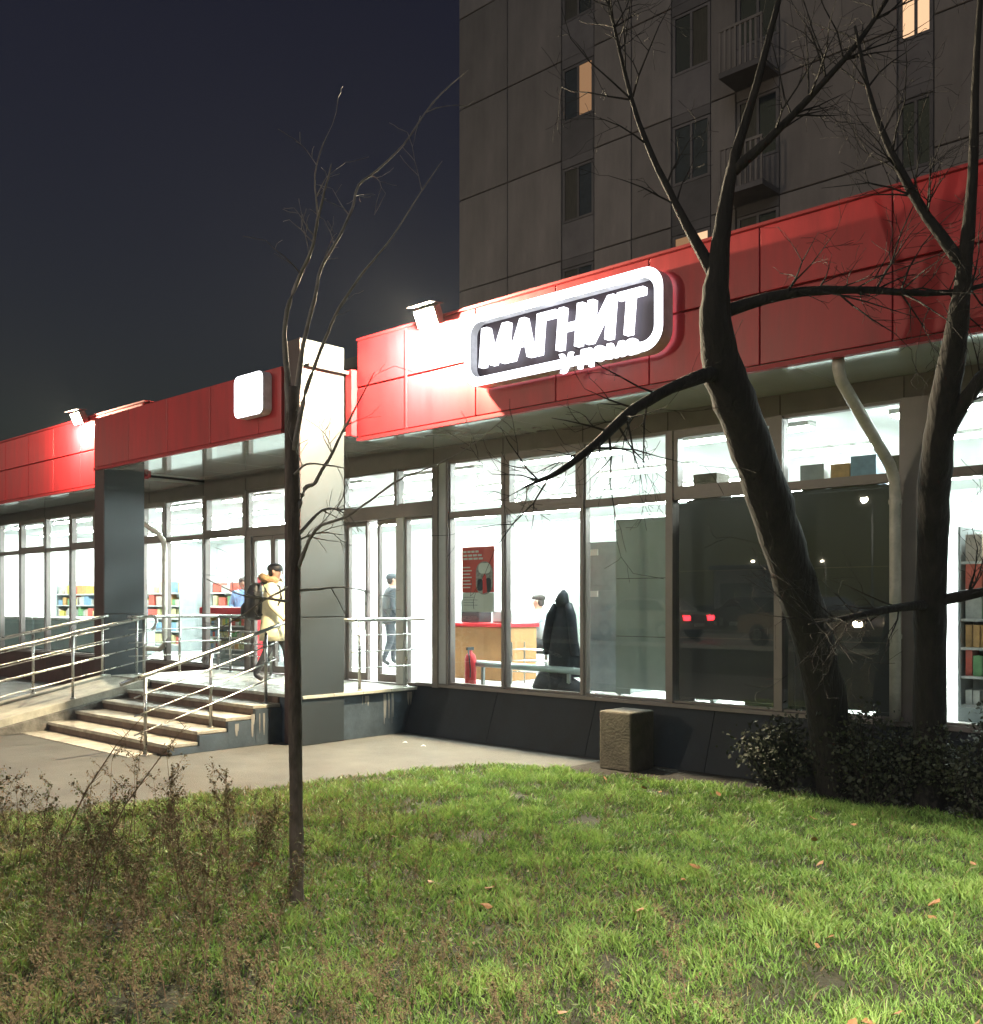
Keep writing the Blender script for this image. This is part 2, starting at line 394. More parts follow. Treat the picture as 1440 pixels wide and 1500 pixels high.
# left entrance door bay and hidden wall bay
window(-4.83, -3.5, ZT+.06, ZG, .05)
sp(MB().box(-4.86, -.06, ZT-.05, -3.47, .06, ZT+.06), 'transom', 'frame')
sp(MB().box(-4.86, -.07, ZF, -4.70, .07, ZT-.05), 'door_jamb', 'frame')
def door(x0, x1, y, z1, fw=.06, handle=True):
    f = MB(); z0 = ZF+.012
    f.box(x0, y-.03, z0, x0+fw, y+.03, z1); f.box(x1-fw, y-.03, z0, x1, y+.03, z1)
    f.box(x0+fw, y-.03, z0, x1-fw, y+.03, z0+.11); f.box(x0+fw, y-.03, z1-.07, x1-fw, y+.03, z1)
    o = sp(f, 'door', 'frame')
    MB().box(x0+fw-.003, y-.004, z0+.107, x1-fw+.003, y+.004, z1-.067).build('pane', 'glass', o)
    if handle: MB().tube([(x1-fw*.5, y-.05, z0+.75), (x1-fw*.5, y-.05, z0+1.35)], .014).build('handle', 'steel', o)
    return o
door(-4.69, -4.10, 0, ZT-.055); door(-4.09, -3.5, 0, ZT-.055, handle=False)
window(-3.46, -2.26, ZF, ZT, .03); window(-3.46, -2.26, ZT+.04, ZG, .03)
sp(MB().box(-3.46, -.05, ZT, -2.26, .05, ZT+.04), 'transom', 'frame')
mullion(-3.48, ZF); mullion(-2.24, ZF, hw=.03)
# right entrance: sliding doors set back, header with lights behind
sp(MB().box(-2.21, -.09, 3.03, -.2, .11, 3.2), 'door_header', 'frame')
window(-2.2, -1.0, 3.2, ZG, .03); window(-.98, -.21, 3.2, ZG, .03); mullion(-.99, 3.2, ZG, .03)
door(-2.2, -1.72, .05, 3.03, .045); door(-1.49, -.98, .05, 3.03, .045)
sp(MB().box(-1.00, -.05, ZF, -.84, .07, 3.03), 'door_post', 'frame_light')
window(-.83, -.22, ZF, 3.03, .035, yc=.02)
sp(MB().box(-.21, -.085, ZF, -.10, .09, ZG), 'door_jamb', 'frame')
sp(MB().box(-.10, -.06, ZS, .05, .09, ZG), 'door_jamb', 'frame_light')
# soffit panels, main run
x = -20.8
while x < 10.8:
    e = min(x+1.2, 10.8)
    if not (-6.25 < x+.6 < -.5):
        sp(MB().box(x+.004, -1.2, ZH, e-.004, .1, ZH+.05), 'soffit_panel', 'soffit')
    x = e
for i in range(5):
    x0 = -6.2+i*1.15
    sp(MB().box(x0+.004, -1.98, ZH+.06, min(x0+1.146, -.93), .1, ZH+.11), 'soffit_panel', 'soffit')
sp(MB().box(-.925, -1.32, ZH+.06, -.56, .1, ZH+.11), 'soffit_panel', 'soffit')
sp(MB().box(-6.25, -.02, ZH-.01, -.45, .02, ZH+.06), 'soffit_trim', 'frame')
# fascia cassettes, two rows
def cassette(x0, x1, z0, z1, y):
    g = .006; b = .018
    m = MB()
    vs = [(x0+g,y+.04,z0+g),(x1-g,y+.04,z0+g),(x1-g,y+.04,z1-g),(x0+g,y+.04,z1-g),
          (x0+g,y,z0+g),(x1-g,y,z0+g),(x1-g,y,z1-g),(x0+g,y,z1-g)]
    m.add(vs, [(4,5,6,7),(0,1,5,4),(1,2,6,5),(2,3,7,6),(3,0,4,7)])
    return sp(m, 'fascia_panel', 'red', bevel=.006)
YF = -1.23
xs = [-.42, .54, 1.74, 2.94, 4.14, 5.34, 6.54, 7.74, 8.94, 10.2]
for a, b in zip(xs, xs[1:]):
    cassette(a, b, 3.98, 4.625, YF); cassette(a, b, 4.635, 5.24, YF)
xs = [-20.6+1.2*i for i in range(13)]
for a, b in zip(xs, xs[1:]):
    if a > -6.3: break
    cassette(a, min(b, -6.1), 3.98, 4.625, YF); cassette(a, min(b, -6.1), 4.635, 5.24, YF)
sp(MB().box(-.41, YF+.045, 3.95, 10.2, YF+.10, 5.22), 'fascia_backing', 'red_dark')
sp(MB().box(-20.6, YF+.045, 3.95, -6.1, YF+.10, 5.22), 'fascia_backing', 'red_dark')
sp(MB().box(-.42, YF-.012, 3.93, 10.2, YF+.06, 3.972), 'fascia_lip', 'red_dark')
sp(MB().box(-20.6, YF-.012, 3.93, -6.1, YF+.06, 3.972), 'fascia_lip', 'red_dark')
sp(MB().box(-.42, YF-.02, 5.243, 10.2, -.9, 5.27), 'coping', 'red_dark')
sp(MB().box(-20.6, YF-.02, 5.243, -6.1, -.9, 5.27), 'coping', 'red_dark')
# vertical cover strip beside the lamp (the pale seam in the fascia)
sp(MB().box(.525, YF-.012, 3.98, .555, YF-.001, 5.2), 'cover_strip', 'red')
# porch canopy
YP = -2.06
pz0, pz1 = 4.02, 4.86
xs = [-6.25, -5.05, -3.85, -2.65, -1.45, -.93]
for a, b in zip(xs, xs[1:]): cassette(a, b, pz0+.02, pz1, YP)
sp(MB().box(-6.24, YP+.045, pz0, -.93, YP+.09, pz1-.01), 'fascia_backing', 'red_dark')
sp(MB().box(-6.26, YP-.008, pz0-.02, -.93, YP+.05, pz0+.018), 'fascia_lip', 'red_dark')
rs = [( -1.98,pz0),(-.02,pz0),(-.02,pz1),(-1.9,pz1),(-1.95,pz1-.02),(-1.98,pz1-.06)]
sp(MB().prism_x([(-1.32,pz0-.02),(YF+.3,pz0-.02),(YF+.3,pz1-.16),(YF+.22,pz1-.05),(YF+.1,pz1),(-1.32,pz1)], -.55, -.43), 'canopy_side', 'red')
sp(MB().box(-6.27, -1.96, pz0, -6.23, -.02, pz1), 'canopy_side', 'red')
sp(MB().box(-6.22, YP+.1, pz1-.06, -.48, -.05, pz1-.02), 'canopy_roof', 'roof')
# pillars
for (x0, x1, zt) in ((-.90, -.57, 5.16), (-6.28, -5.95, pz0+.0)):
    for z0, z1 in ((0, 1.62), (1.632, zt)):
        sp(MB().box(x0, -2.02, z0, x1, -1.33, z1), 'pillar', 'pillar', bevel=.004)
    sp(MB().box(x0+.01, -2.01, 1.6, x1-.01, -1.34, 1.65), 'pillar_joint', 'joint')
    sp(MB().box(x0-.002, -2.032, 0, x1-.004, -2.021, zt), 'pillar_cladding', 'pillar_front')

# ================================================================== PORCH, STAIRS, RAMP
ST = empty('entrance_stairs', (-2.75, -2.0, 0), 'wide entrance stairs with five worn stone steps up to the lit landing', 'stairs')
part(MB().box(-5.75, -1.97, 0, -1.12, -.03, .585), 'landing_base', 'plinth_blue', ST)
part(MB().box(-1.12, -1.97, 0, -.60, -.03, .585), 'landing_base', 'plinth_blue', ST)
for i in range(5):
    for j in range(4):
        x0 = -5.8+i*1.05; y0 = -2.0+j*.492
        part(MB().box(x0+.003, y0+.003, .589, x0+1.047, y0+.489, .63), 'tile', 'landing', ST, bevel=.003)
rz = .126
for i in range(4):
    y = -3.58+i*.395
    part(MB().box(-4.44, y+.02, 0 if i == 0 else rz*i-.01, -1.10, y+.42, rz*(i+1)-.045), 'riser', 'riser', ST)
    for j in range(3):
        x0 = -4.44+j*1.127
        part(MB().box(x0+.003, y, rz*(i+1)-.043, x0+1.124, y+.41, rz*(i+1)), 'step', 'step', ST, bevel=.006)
    part(MB().box(-1.10, y+.02, 0, -1.04, y+.42, rz*(i+1)-.05), 'side_wall', 'plinth_blue', ST)
part(MB().box(-4.44, -2.0, .48, -1.10, -1.975, .585), 'riser', 'riser', ST)
# damp pad and strip in front of the stairs
structure(MB().box(-4.5, -3.95, -.004, -1.3, -3.58, .006).build('stair_apron', 'step'))
RP = empty('access_ramp', (-5.1, -3.2, 0), 'steep pale concrete wheelchair ramp left of the stairs, with rough side wall', 'ramp')
rs = .2
def rz_at(y): return .63 + (y+2.0)*rs
y0, y1 = -5.15, -2.005
part(MB().add([(-5.75,y0,0),(-4.62,y0,0),(-4.62,y1,0),(-5.75,y1,0),(-5.75,y0,rz_at(y0)-.02),(-4.62,y0,rz_at(y0)-.02),(-4.62,y1,rz_at(y1)-.02),(-5.75,y1,rz_at(y1)-.02)],
     [(0,3,2,1),(4,5,6,7),(0,1,5,4),(1,2,6,5),(2,3,7,6),(3,0,4,7)]), 'slope', 'ramp', RP)
def kerbs(xa, xb, lift, m):
    part(MB().add([(xa,y0,0),(xb,y0,0),(xb,y1,0),(xa,y1,0),(xa,y0,rz_at(y0)+lift),(xb,y0,rz_at(y0)+lift),(xb,y1,rz_at(y1)+lift),(xa,y1,rz_at(y1)+lift)],
     [(0,3,2,1),(4,5,6,7),(0,1,5,4),(1,2,6,5),(2,3,7,6),(3,0,4,7)]), 'edge_kerb', m, RP, bevel=.01)
kerbs(-4.615, -4.45, .02, 'ramp'); kerbs(-5.95, -5.755, .02, 'ramp')
part(MB().add([(-4.448,y0,0),(-4.446,y1,0),(-4.446,y1,rz_at(y1)-.09),(-4.448,y0,rz_at(y0)-.09),(-4.40,y0,0),(-4.41,y1,0),(-4.42,y1,rz_at(y1)-.11),(-4.42,y0,rz_at(y0)-.11)],
     [(0,1,2,3),(4,7,6,5),(3,2,6,7),(0,3,7,4),(1,5,6,2)]), 'side_wall', 'concrete', RP)

def stain(x, y0, y1, z0, z1, seed, m='kerb'):
    r = random.Random(seed); m_ = MB()
    for i in range(5):
        yy = r.uniform(y0, y1); w0 = r.uniform(.006,.022); L = (z1-z0)*r.uniform(.25,1)**1.5
        m_.prism_x([(yy-w0*.2,z1-L),(yy+w0*.2,z1-L),(yy+w0,z1-L*.35),(yy+w0*r.uniform(.4,1.2),z1),(yy-w0,z1),(yy-w0*r.uniform(.5,1.1),z1-L*.5)], x+i*.0003, x+.0015+i*.0003)
    part(m_, 'lime_stain', m, ST)
stain(-.6+.0015, -.62, -.42, .12, .56, 1); stain(-.6+.0015, -1.0, -.9, .3, .56, 2); stain(-.6+.0015, -.2, -.12, .33, .56, 4)
stain(-1.04+.0015, -2.45, -2.25, .06, .40, 3); stain(-1.04+.0015, -2.72, -2.62, .10, .30, 5)
def railing(label, posts, rails_h=(.30,.52,.74), top=.95, ext=(0,0), group='steel railings at the entrance', loop=False):
    """posts: list of (x,y,z base)"""
    p0 = posts[0]
    r = empty('railing', p0, label, 'railing', group)
    P = [Vector(p) for p in posts]
    for p in P:
        part(MB().tube([p, p+Vector((0,0,top-.03))], .021, 10), 'post', 'steel', r, True)
        part(MB().loft([(p.x,p.y,p.z,.045,.045),(p.x,p.y,p.z+.012,.045,.045),(p.x,p.y,p.z+.02,.024,.024)], 12), 'base_flange', 'steel', r, True)
    d0 = (P[0]-P[1]).normalized(); d1 = (P[-1]-P[-2]).normalized()
    line = [P[0]+d0*ext[0]] + P + [P[-1]+d1*ext[1]]
    up = Vector((0,0,1))
    hl = [p+up*top for p in line]
    if loop: hl += [line[-1]+up*(top-.02)+d1*.06, line[-1]+up*(top-.10)+d1*.09, line[-1]+up*(top-.18)+d1*.06, line[-1]+up*(top-.21)]
    part(MB().tube(hl, .025, 10), 'handrail', 'steel', r, True)
    for h in rails_h:
        part(MB().tube([p+up*h+Vector((.028,0,0)) for p in [P[0]+d0*min(ext[0], .16)]+P+[P[-1]+d1*min(ext[1], .16)]], .0095, 8), 'rail', 'steel', r, True)
    return r
railing('steel handrail sloping up the right side of the stairs', [(-1.28,-3.74,0),(-1.28,-2.87,rz*2),(-1.28,-2.06,rz*4)], ext=(.32,.35))
railing('steel railing along the stair side of the ramp', [(-4.53,-4.3,rz_at(-4.3)+.02),(-4.53,-3.17,rz_at(-3.17)+.02),(-4.53,-2.07,.63)], ext=(.9,.12), loop=True)
railing('steel railing along the far side of the ramp by the dark pillar', [(-5.86,-4.3,rz_at(-4.3)+.02),(-5.86,-3.2,rz_at(-3.2)+.02),(-5.86,-2.1,rz_at(-2.1)+.02)], ext=(.9,.1))
railing('level steel railing across the left end of the landing', [(-5.68,-1.6,.63),(-5.64,-.85,.63),(-5.62,-.12,.63)], ext=(.15,.05))
railing('short level steel railing on the right edge of the landing', [(-.68,-.98,.63),(-.68,-.14,.63)], ext=(.3,.35))
railing('short steel railing beside the left entrance door', [(-4.95,-.30,.63),(-3.75,-.30,.63)], rails_h=(.3,.5,.7), ext=(.35,.05))

# ================================================================== SIGNS
def rrect(x0, z0, x1, z1, r, n=8):
    pts = []
    for cx, cz, a0 in ((x1-r,z1-r,0),(x0+r,z1-r,90),(x0+r,z0+r,180),(x1-r,z0+r,270)):
        for k in range(n+1):
            a = R(a0+90*k/n); pts.append((cx+r*math.cos(a), cz+r*math.sin(a)))
    return pts
SG = empty('shop_sign', (3.1, YF-.1, 4.66), 'glowing white framed shop sign reading МАГНИТ on the red fascia', 'sign')
def frame_ring(po, pi, y0, y1):
    n = len(po); m = MB()
    vs = [(x,y0,z) for x,z in po]+[(x,y0,z) for x,z in pi]+[(x,y1,z) for x,z in po]+[(x,y1,z) for x,z in pi]
    fs = []; mi = []
    for i in range(n):
        j = (i+1) % n
        m.add([vs[i],vs[j],vs[n+j],vs[n+i]], [(0,1,2,3)], 0)
        m.add([vs[i],vs[j],vs[2*n+j],vs[2*n+i]], [(0,3,2,1)], 1)
        m.add([vs[n+i],vs[n+j],vs[3*n+j],vs[3*n+i]], [(0,1,2,3)], 1)
    return m
part(frame_ring(rrect(1.76,4.26,4.44,5.08,.22), rrect(1.86,4.36,4.34,4.98,.14), YF-.21, YF-.04), 'sign_frame', ['neon','neon_side'], SG)
part(MB().prism_y(rrect(1.86,4.36,4.34,4.98,.14), YF-.10, YF-.045), 'sign_backing', 'sign_back', SG)
def text_mesh(txt, size, xc, zc, y, ext=.03, bold=.0, sx=1.0, shear=0, m=('neon',), name='lettering', parent=None, width=None):
    cu = bpy.data.curves.new('t', 'FONT'); cu.body = txt; cu.size = size; cu.align_x = 'CENTER'; cu.align_y = 'CENTER'
    cu.extrude = ext; cu.offset = bold; cu.shear = shear; cu.resolution_u = 4
    ob = bpy.data.objects.new('t', cu); COL.objects.link(ob)
    dg = bpy.context.evaluated_depsgraph_get()
    me = bpy.data.meshes.new_from_object(ob.evaluated_get(dg))
    bpy.data.objects.remove(ob); bpy.data.curves.remove(cu)
    n = len(me.vertices); co = np.empty(n*3); me.vertices.foreach_get('co', co); co = co.reshape(-1, 3)
    c = (co.max(0)+co.min(0))/2; co -= c
    if width: co[:,0] *= width/(co[:,0].max()-co[:,0].min())
    off = parent.location if parent else Vector()
    out = np.stack([co[:,0]+xc-off[0], y-co[:,2]*1.0-off[1], co[:,1]+zc-off[2]], 1)
    out[:,1] = y-off[1]-co[:,2]
    me.vertices.foreach_set('co', out.ravel()); me.materials.clear()
    me.flip_normals() if False else None
    for k in m: me.materials.append(M[k])
    me.update(); me.name = name
    o = bpy.data.objects.new(name, me); COL.objects.link(o); o.parent = parent
    return o
text_mesh('МАГНИТ', .56, 3.10, 4.685, YF-.17, .04, .013, shear=.10, parent=SG, width=2.22)
text_mesh('у дома', .25, 3.68, 4.30, YF-.235, .02, .008, parent=SG, width=.98)
LB = empty('light_box', (-1.45, YP-.1, 4.5), 'square glowing white light box on the porch fascia', 'sign')
part(MB().prism_y(rrect(-1.80,4.26,-1.14,4.82,.09), YP-.14, YP-.005), 'housing', 'neon_side', LB)
part(MB().prism_y(rrect(-1.79,4.27,-1.15,4.81,.085), YP-.152, YP-.1405), 'face', emit('box_white', (.95, .95, 1), 9), LB)

# ================================================================== FLOODLIGHTS
def floodlight(label, x, z, power, aim):
    y = YF-.13
    f = empty('floodlight', (x, y, z), label, 'floodlight', 'floodlights on the fascia')
    part(MB().tube([(x,YF+.03,z+.06),(x,YF-.12,z+.14),(x,y+.05,z+.10)], .018, 8), 'bracket', 'black', f)
    hd = MB().box(-.18,-.06,-.11,.18,.05,.11)
    t = Matrix.Translation((x,y,z)) @ Matrix.Rotation(R(24), 4, 'X')
    hd.xf(t); part(hd, 'housing', 'black', f, bevel=.008)
    ln = MB().box(-.165,-.066,-.098,.165,-.0605,.098).xf(t); part(ln, 'lens', 'flood_lens', f)
    for k in range(-6, 7):
        fn = MB().box(k*.026-.004,.05,-.095,k*.026+.004,.075,.095).xf(t); part(fn, 'cooling_fin', 'black', f)
    hd = MB().box(-.20,-.17,.125,.20,.08,.133).xf(Matrix.Translation((x,y,z)) @ Matrix.Rotation(R(8), 4, 'X')); part(hd, 'hood', 'black', f)  # visor plate added to block light going up towards the tower
    l = bpy.data.lights.new('flood', 'POINT'); l.energy = power; l.color = (1, .83, .55); l.shadow_soft_size = .05
    lo = bpy.data.objects.new('flood_lamp', l); COL.objects.link(lo); lo.parent = f
    lo.location = (0, -.10, -.12)
floodlight('blazing floodlight above the fascia beside the lettered sign', 1.09, 5.24, 5200, (2.2, -5.0, 0))
floodlight('smaller floodlight above the left fascia beyond the porch', -8.35, 5.24, 1500, (-8.6, -4.5, 0))

# ================================================================== DOWNPIPES
dp = empty('downpipe', (6.17, -.2, .75), 'pale angled downpipe in front of the dark right window', 'downpipe')
part(MB().tube([(6.03,-1.12,ZH),(6.03,-1.12,3.86),(6.03,-1.06,3.76),(6.17,-.32,3.08),(6.18,-.24,2.95),(6.18,-.22,2.8),(6.18,-.22,1.0),(6.18,-.22,.72)], .052, 14), 'pipe', 'pipe', dp, True)
for z in (2.75, 1.5): part(MB().tube([(6.18,-.22,z-.02),(6.18,-.22,z+.02)], .06, 14), 'collar', 'pipe', dp)
dp = empty('downpipe', (-7.4, -.2, .6), 'thin pale downpipe with a bend beside the dark left pillar', 'downpipe')
part(MB().tube([(-8.5,-.5,ZH),(-8.45,-.45,3.62),(-7.6,-.18,3.1),(-7.46,-.16,2.98),(-7.42,-.16,2.8),(-7.42,-.16,1.15),(-7.46,-.16,1.0),(-7.6,-.16,.93),(-8.2,-.16,.93)], .05, 14), 'pipe', 'pipe', dp, True)
for z in (2.6, 1.7): part(MB().tube([(-7.42,-.16,z-.02),(-7.42,-.16,z+.02)], .057, 14), 'collar', 'pipe', dp)

# concrete block by the plinth
bk = MB(); bk.box(3.20,-.80,0,3.62,-.36,.64)
tag(bk.build('concrete_block', 'block', bevel=.02), 'squat brown concrete block standing against the dark plinth', 'block')

# ================================================================== INTERIOR
k = 0
for yy in (1.1, 2.9, 4.9, 7.0):
    for xx in [-19.5+2.6*i for i in range(12)]:
        if xx > 8.5: continue
        cl = empty('ceiling_light', (xx, yy, ZG+.12), 'long white strip light on the shop ceiling', 'ceiling light', 'ceiling strip lights inside the shop')
        part(MB().box(xx-.85,yy-.10,ZG+.07,xx+.85,yy+.10,ZG+.118), 'housing', 'white_box', cl)
        part(MB().box(xx-.83,yy-.085,ZG+.045,xx+.83,yy+.085,ZG+.069), 'diffuser', 'ceil_lamp', cl)
GOODS = [mat('goods_%d' % i, c, .5, var=.2, scale=12) for i, c in enumerate([(.6,.5,.1),(.55,.1,.07),(.2,.35,.5),(.5,.5,.46),(.15,.32,.14),(.5,.28,.1),(.5,.42,.36),(.62,.58,.3)])]
def gondola(loc, L, label, rz=0, levels=5, h=1.75):
    g = empty('shelf_unit', loc, label, 'shelf', 'shelves of goods in the shop', rz)
    MB().box(-L/2,-.02,0,L/2,.02,h).build('back_panel', 'int_white', g)
    MB().box(-L/2,-.42,0,L/2,.42,.14).build('base', 'grey', g)
    for i in range(levels):
        z = .14+i*(h-.2)/levels
        for s in (-1, 1): MB().box(-L/2, s*.03, z, L/2, s*.38, z+.025).build('shelf', 'white_box', g)
        for s in (-1, 1):
            m = MB(); x = -L/2+.04
            while x < L/2-.14:
                ww = rnd.choice((.07,.09,.12,.16)); hh = rnd.uniform(.14,.27)
                c = rnd.randrange(len(GOODS))
                for q in range(rnd.choice((1,2,3))):
                    if x+ww > L/2-.02: break
                    m.box(x+.004, s*.12, z+.027, x+ww-.004, s*.35, z+.027+hh, c); x += ww
                x += rnd.choice((0,.02,.1))
            o = m.build('goods', GOODS, g); o['kind'] = 'stuff'
    for xx in (-L/2, L/2): MB().box(xx-.012,-.40,0,xx+.012,.40,h+.03).build('side_panel', 'grey', g)
gondola((-13.6, 3.0, ZF), 3.6, 'shelf unit stocked with coloured goods seen through the far-left windows')
gondola((-17.2, 3.0, ZF), 3.0, 'shelf unit of goods at the far-left edge of the shop')
gondola((-9.8, 3.4, ZF), 2.6, 'shelf unit of goods behind the dark left pillar')
gondola((7.2, 1.25, ZF), 1.6, 'brightly lit shelf unit inside the rightmost window', levels=6, h=1.9)
for i, x in enumerate((-18.2,-15.9,-13.6,-11.3)):
    f = empty('freezer_chest', (x, .75, ZF), ('pale chest freezer under the far-left window at the picture edge','pale chest freezer second from the left under the windows','pale chest freezer third from the left under the windows','pale chest freezer nearest the dark left pillar')[i], 'freezer', 'chest freezers along the window')
    MB().box(-1.1,-.38,.06,1.1,.38,.76).build('body', 'freezer', f, bevel=.02)
    MB().box(-1.12,-.40,.762,1.12,.40,.82).build('lid', 'white_box', f, bevel=.01)
    MB().box(-1.05,-.33,0,1.05,.33,.058).build('base', 'black', f)
# low red bins and sweets stand behind the porch window
cs = empty('display_counter', (-6.4, .95, ZF), 'red-topped display counter with goods behind the porch window', 'counter')
MB().box(-1.1,-.3,0,1.1,.35,.10).build('base', 'grey', cs)
MB().box(-1.1,-.02,.10,1.1,.02,.95).build('back_panel', 'grey', cs)
for z in (.28,.50,.72):
    MB().box(-1.1,-.30,z,1.1,-.022,z+.02).build('shelf', 'white_box', cs)
    m = MB(); x = -1.06
    while x < .95:
        ww = rnd.choice((.08,.1,.13)); m.box(x,-.27,z+.022,x+ww-.01,-.08,z+.022+rnd.uniform(.07,.15), rnd.randrange(8)); x += ww
    m.build('goods', GOODS, cs)['kind'] = 'stuff'
MB().box(-1.12,-.33,.953,1.12,.37,1.08).build('top', 'red_plain', cs, bevel=.01)
rp_ = MB().box(-.06,-.05,0,.06,.05,1.62)
o = rp_.build('red_post', 'red_plain'); o.location = (-5.2,.42,ZF); tag(o, 'narrow red post just inside the left entrance', 'post')
# checkout counter with the brown end panel
ck = empty('checkout_counter', (-.75, 1.7, ZF), 'brown checkout counter with red top edge inside the window', 'counter')
MB().box(-.85,-.35,0,.62,.35,.80).build('body', 'wood', ck, bevel=.01)
MB().box(-.88,-.38,.803,.65,.38,.86).build('top', 'red_plain', ck, bevel=.008)
MB().box(-.5,-.18,.863,-.1,.12,1.22).build('till', 'black', ck, bevel=.02)
MB().box(.10,-.1,.863,.34,.12,1.05).build('scanner', 'grey', ck, bevel=.02)
MB().tube([(-.3,.2,.86),(-.3,.2,1.35),(-.42,.1,1.42)], .02).build('screen_arm', 'black', ck)
MB().box(-.62,.05,1.32,-.24,.09,1.58).build('screen', 'grey_dark', ck)
wr = empty('wire_rack', (.55, 1.25, ZF), 'low wire rack beside the checkout counter', 'rack')
for z in (.18,.34,.5):
    for yy in (-.12,-.04,.04,.12): MB().tube([(-.35,yy,z),(.35,yy,z)], .007, 6).build('wire', 'steel', wr)
for x in (-.35,.35):
    for yy in (-.14,.14): MB().tube([(x,yy,0),(x,yy,.6)], .011, 6).build('leg', 'steel', wr)
rd = empty('radiator_pipe', (.9, .3, .95), 'pale horizontal heating pipe running behind the window', 'pipe')
part(MB().tube([(.25,.3,.98),(2.1,.3,.95)], .045, 12), 'pipe', 'freezer', rd, True)
for x in (.4,1.9): part(MB().box(x-.02,.28,.642,x+.02,.32,.93), 'bracket', 'grey', rd)
fe = empty('fire_extinguisher', (.22, .24, ZF), 'red fire extinguisher standing by the entrance jamb', 'extinguisher')
MB().loft([(0,0,0,.07,.07),(0,0,.02,.08,.08),(0,0,.40,.08,.08),(0,0,.46,.06,.06),(0,0,.49,.025,.025),(0,0,.52,.025,.025)], 16).build('cylinder', 'red_plain', fe, True)
MB().box(-.018,-.07,.52,.018,.05,.56).build('valve', 'black', fe)
MB().tube([(0,-.05,.54),(.06,-.09,.45),(.075,-.08,.25),(.06,-.07,.15)], .01, 6).build('hose', 'black', fe)
# poster on the glass
ps = empty('poster', (.56, -.05, 1.7), 'red poster with white lower part taped inside the window', 'poster')
part(MB().box(.27,.028,1.95,.86,.032,2.56), 'red_sheet', 'poster_red', ps)
part(MB().box(.27,.028,1.69,.86,.032,1.947), 'white_sheet', 'paper', ps)
for i, (w0, h) in enumerate(((.30,2.50),(.36,2.45),(.38,2.405))):
    for j in range(4):
        part(MB().box(.295+j*w0/4,.0255,h-.016,.295+j*w0/4+w0/4-.018,.0275,h+.010), 'text_line', 'paper', ps)
for i in range(7): part(MB().box(.29,.0255,2.28-i*.045,.29+.13+.03*(i%2),.0275,2.295-i*.045), 'text_line', 'paper', ps)
for i in range(4): part(MB().box(.30,.0255,1.88-i*.035,.30+.2+.06*(i%2),.0275,1.888-i*.035), 'text_line', 'grey', ps)
pic = rrect(.53,1.92,.835,2.36,.14, 6)
part(MB().prism_y(pic, .024, .0268), 'picture', 'poster_dim', ps)
part(MB().prism_y(rrect(.56,1.97,.66,2.13,.04,4), .0215, .0236), 'picture', 'navy', ps)
part(MB().prism_y(rrect(.71,1.95,.81,2.14,.04,4), .0215, .0236), 'picture', 'navy', ps)
part(MB().prism_y([(.66,1.93),(.74,1.95),(.72,2.17),(.69,2.2),(.66,2.15)], .020, .0234), 'picture', 'red_plain', ps)
part(MB().prism_y(rrect(.58,2.2,.8,2.34,.06,4), .0215, .0236), 'picture', 'paper', ps)
# hanging coat and bag pile
ct = empty('hanging_coat', (1.69, .45, .86), 'dark navy coat hanging on a stand behind the window', 'coat')
m = MB(); n = 28; rings = []
for t in (0,.03,.08,.16,.3,.5,.7,.88,1.0):
    z = 1.12*(1-t)
    wx = .03+.20*min(1, t*1.35)**.75+.02*t; wy = .02+.11*min(1,t*1.6)
    rings.append((z, wx, wy, t))
vs = []
for z, wx, wy, t in rings:
    for q in range(n):
        a = 2*math.pi*q/n; f = 1+.10*t*math.sin(a*5+.6)+.06*t*math.sin(a*9+t*3)
        vs.append((math.cos(a)*wx*f+.02*t, math.sin(a)*wy*f, z))
fs = [(i*n+q, i*n+(q+1)%n, (i+1)*n+(q+1)%n, (i+1)*n+q) for i in range(len(rings)-1) for q in range(n)]
m.add(vs, fs); m.build('coat', 'navy', ct, True)
for s_ in (-1,1):
    MB().tube([(s_*.10,-.02,.93),(s_*.17,-.05,.78),(s_*.225,-.07,.5),(s_*.23,-.06,.28)], [.05,.062,.058,.05], 10).build('sleeve', 'navy', ct, True)
MB().loft([(0,-.02,.90,.085,.07),(0,-.03,.98,.10,.085),(.01,-.02,1.06,.07,.07),(.01,0,1.12,.02,.02)], 14).build('hood', 'navy', ct, True)
MB().tube([(0,0,-.21),(0,0,1.1)], .014, 8).build('stand_pole', 'grey', ct)
MB().loft([(0,0,-.218,.2,.2),(0,0,-.20,.2,.2),(0,0,-.18,.04,.04)], 16).build('stand_base', 'grey', ct)
bg_ = MB()
g2 = random.Random(5); rr_ = []
for (cx, cy_, r0, h) in ((0,0,.26,.30),(.26,.05,.2,.22)):
    rr_ = [(cx,cy_,0,r0*.9,.16),(cx,cy_,h*.25,r0*1.05,.19),(cx+.02,cy_,h*.6,r0*.95,.17),(cx-.03,cy_,h*.88,r0*.6,.11),(cx,cy_,h,r0*.2,.05)]
    bg_.loft(rr_, 14)
o = bg_.build('dark_bag', 'navy', None, True); o.location = (1.55,.36,ZF+.002); tag(o, 'dark slumped bag on the floor under the hanging coat', 'bag')
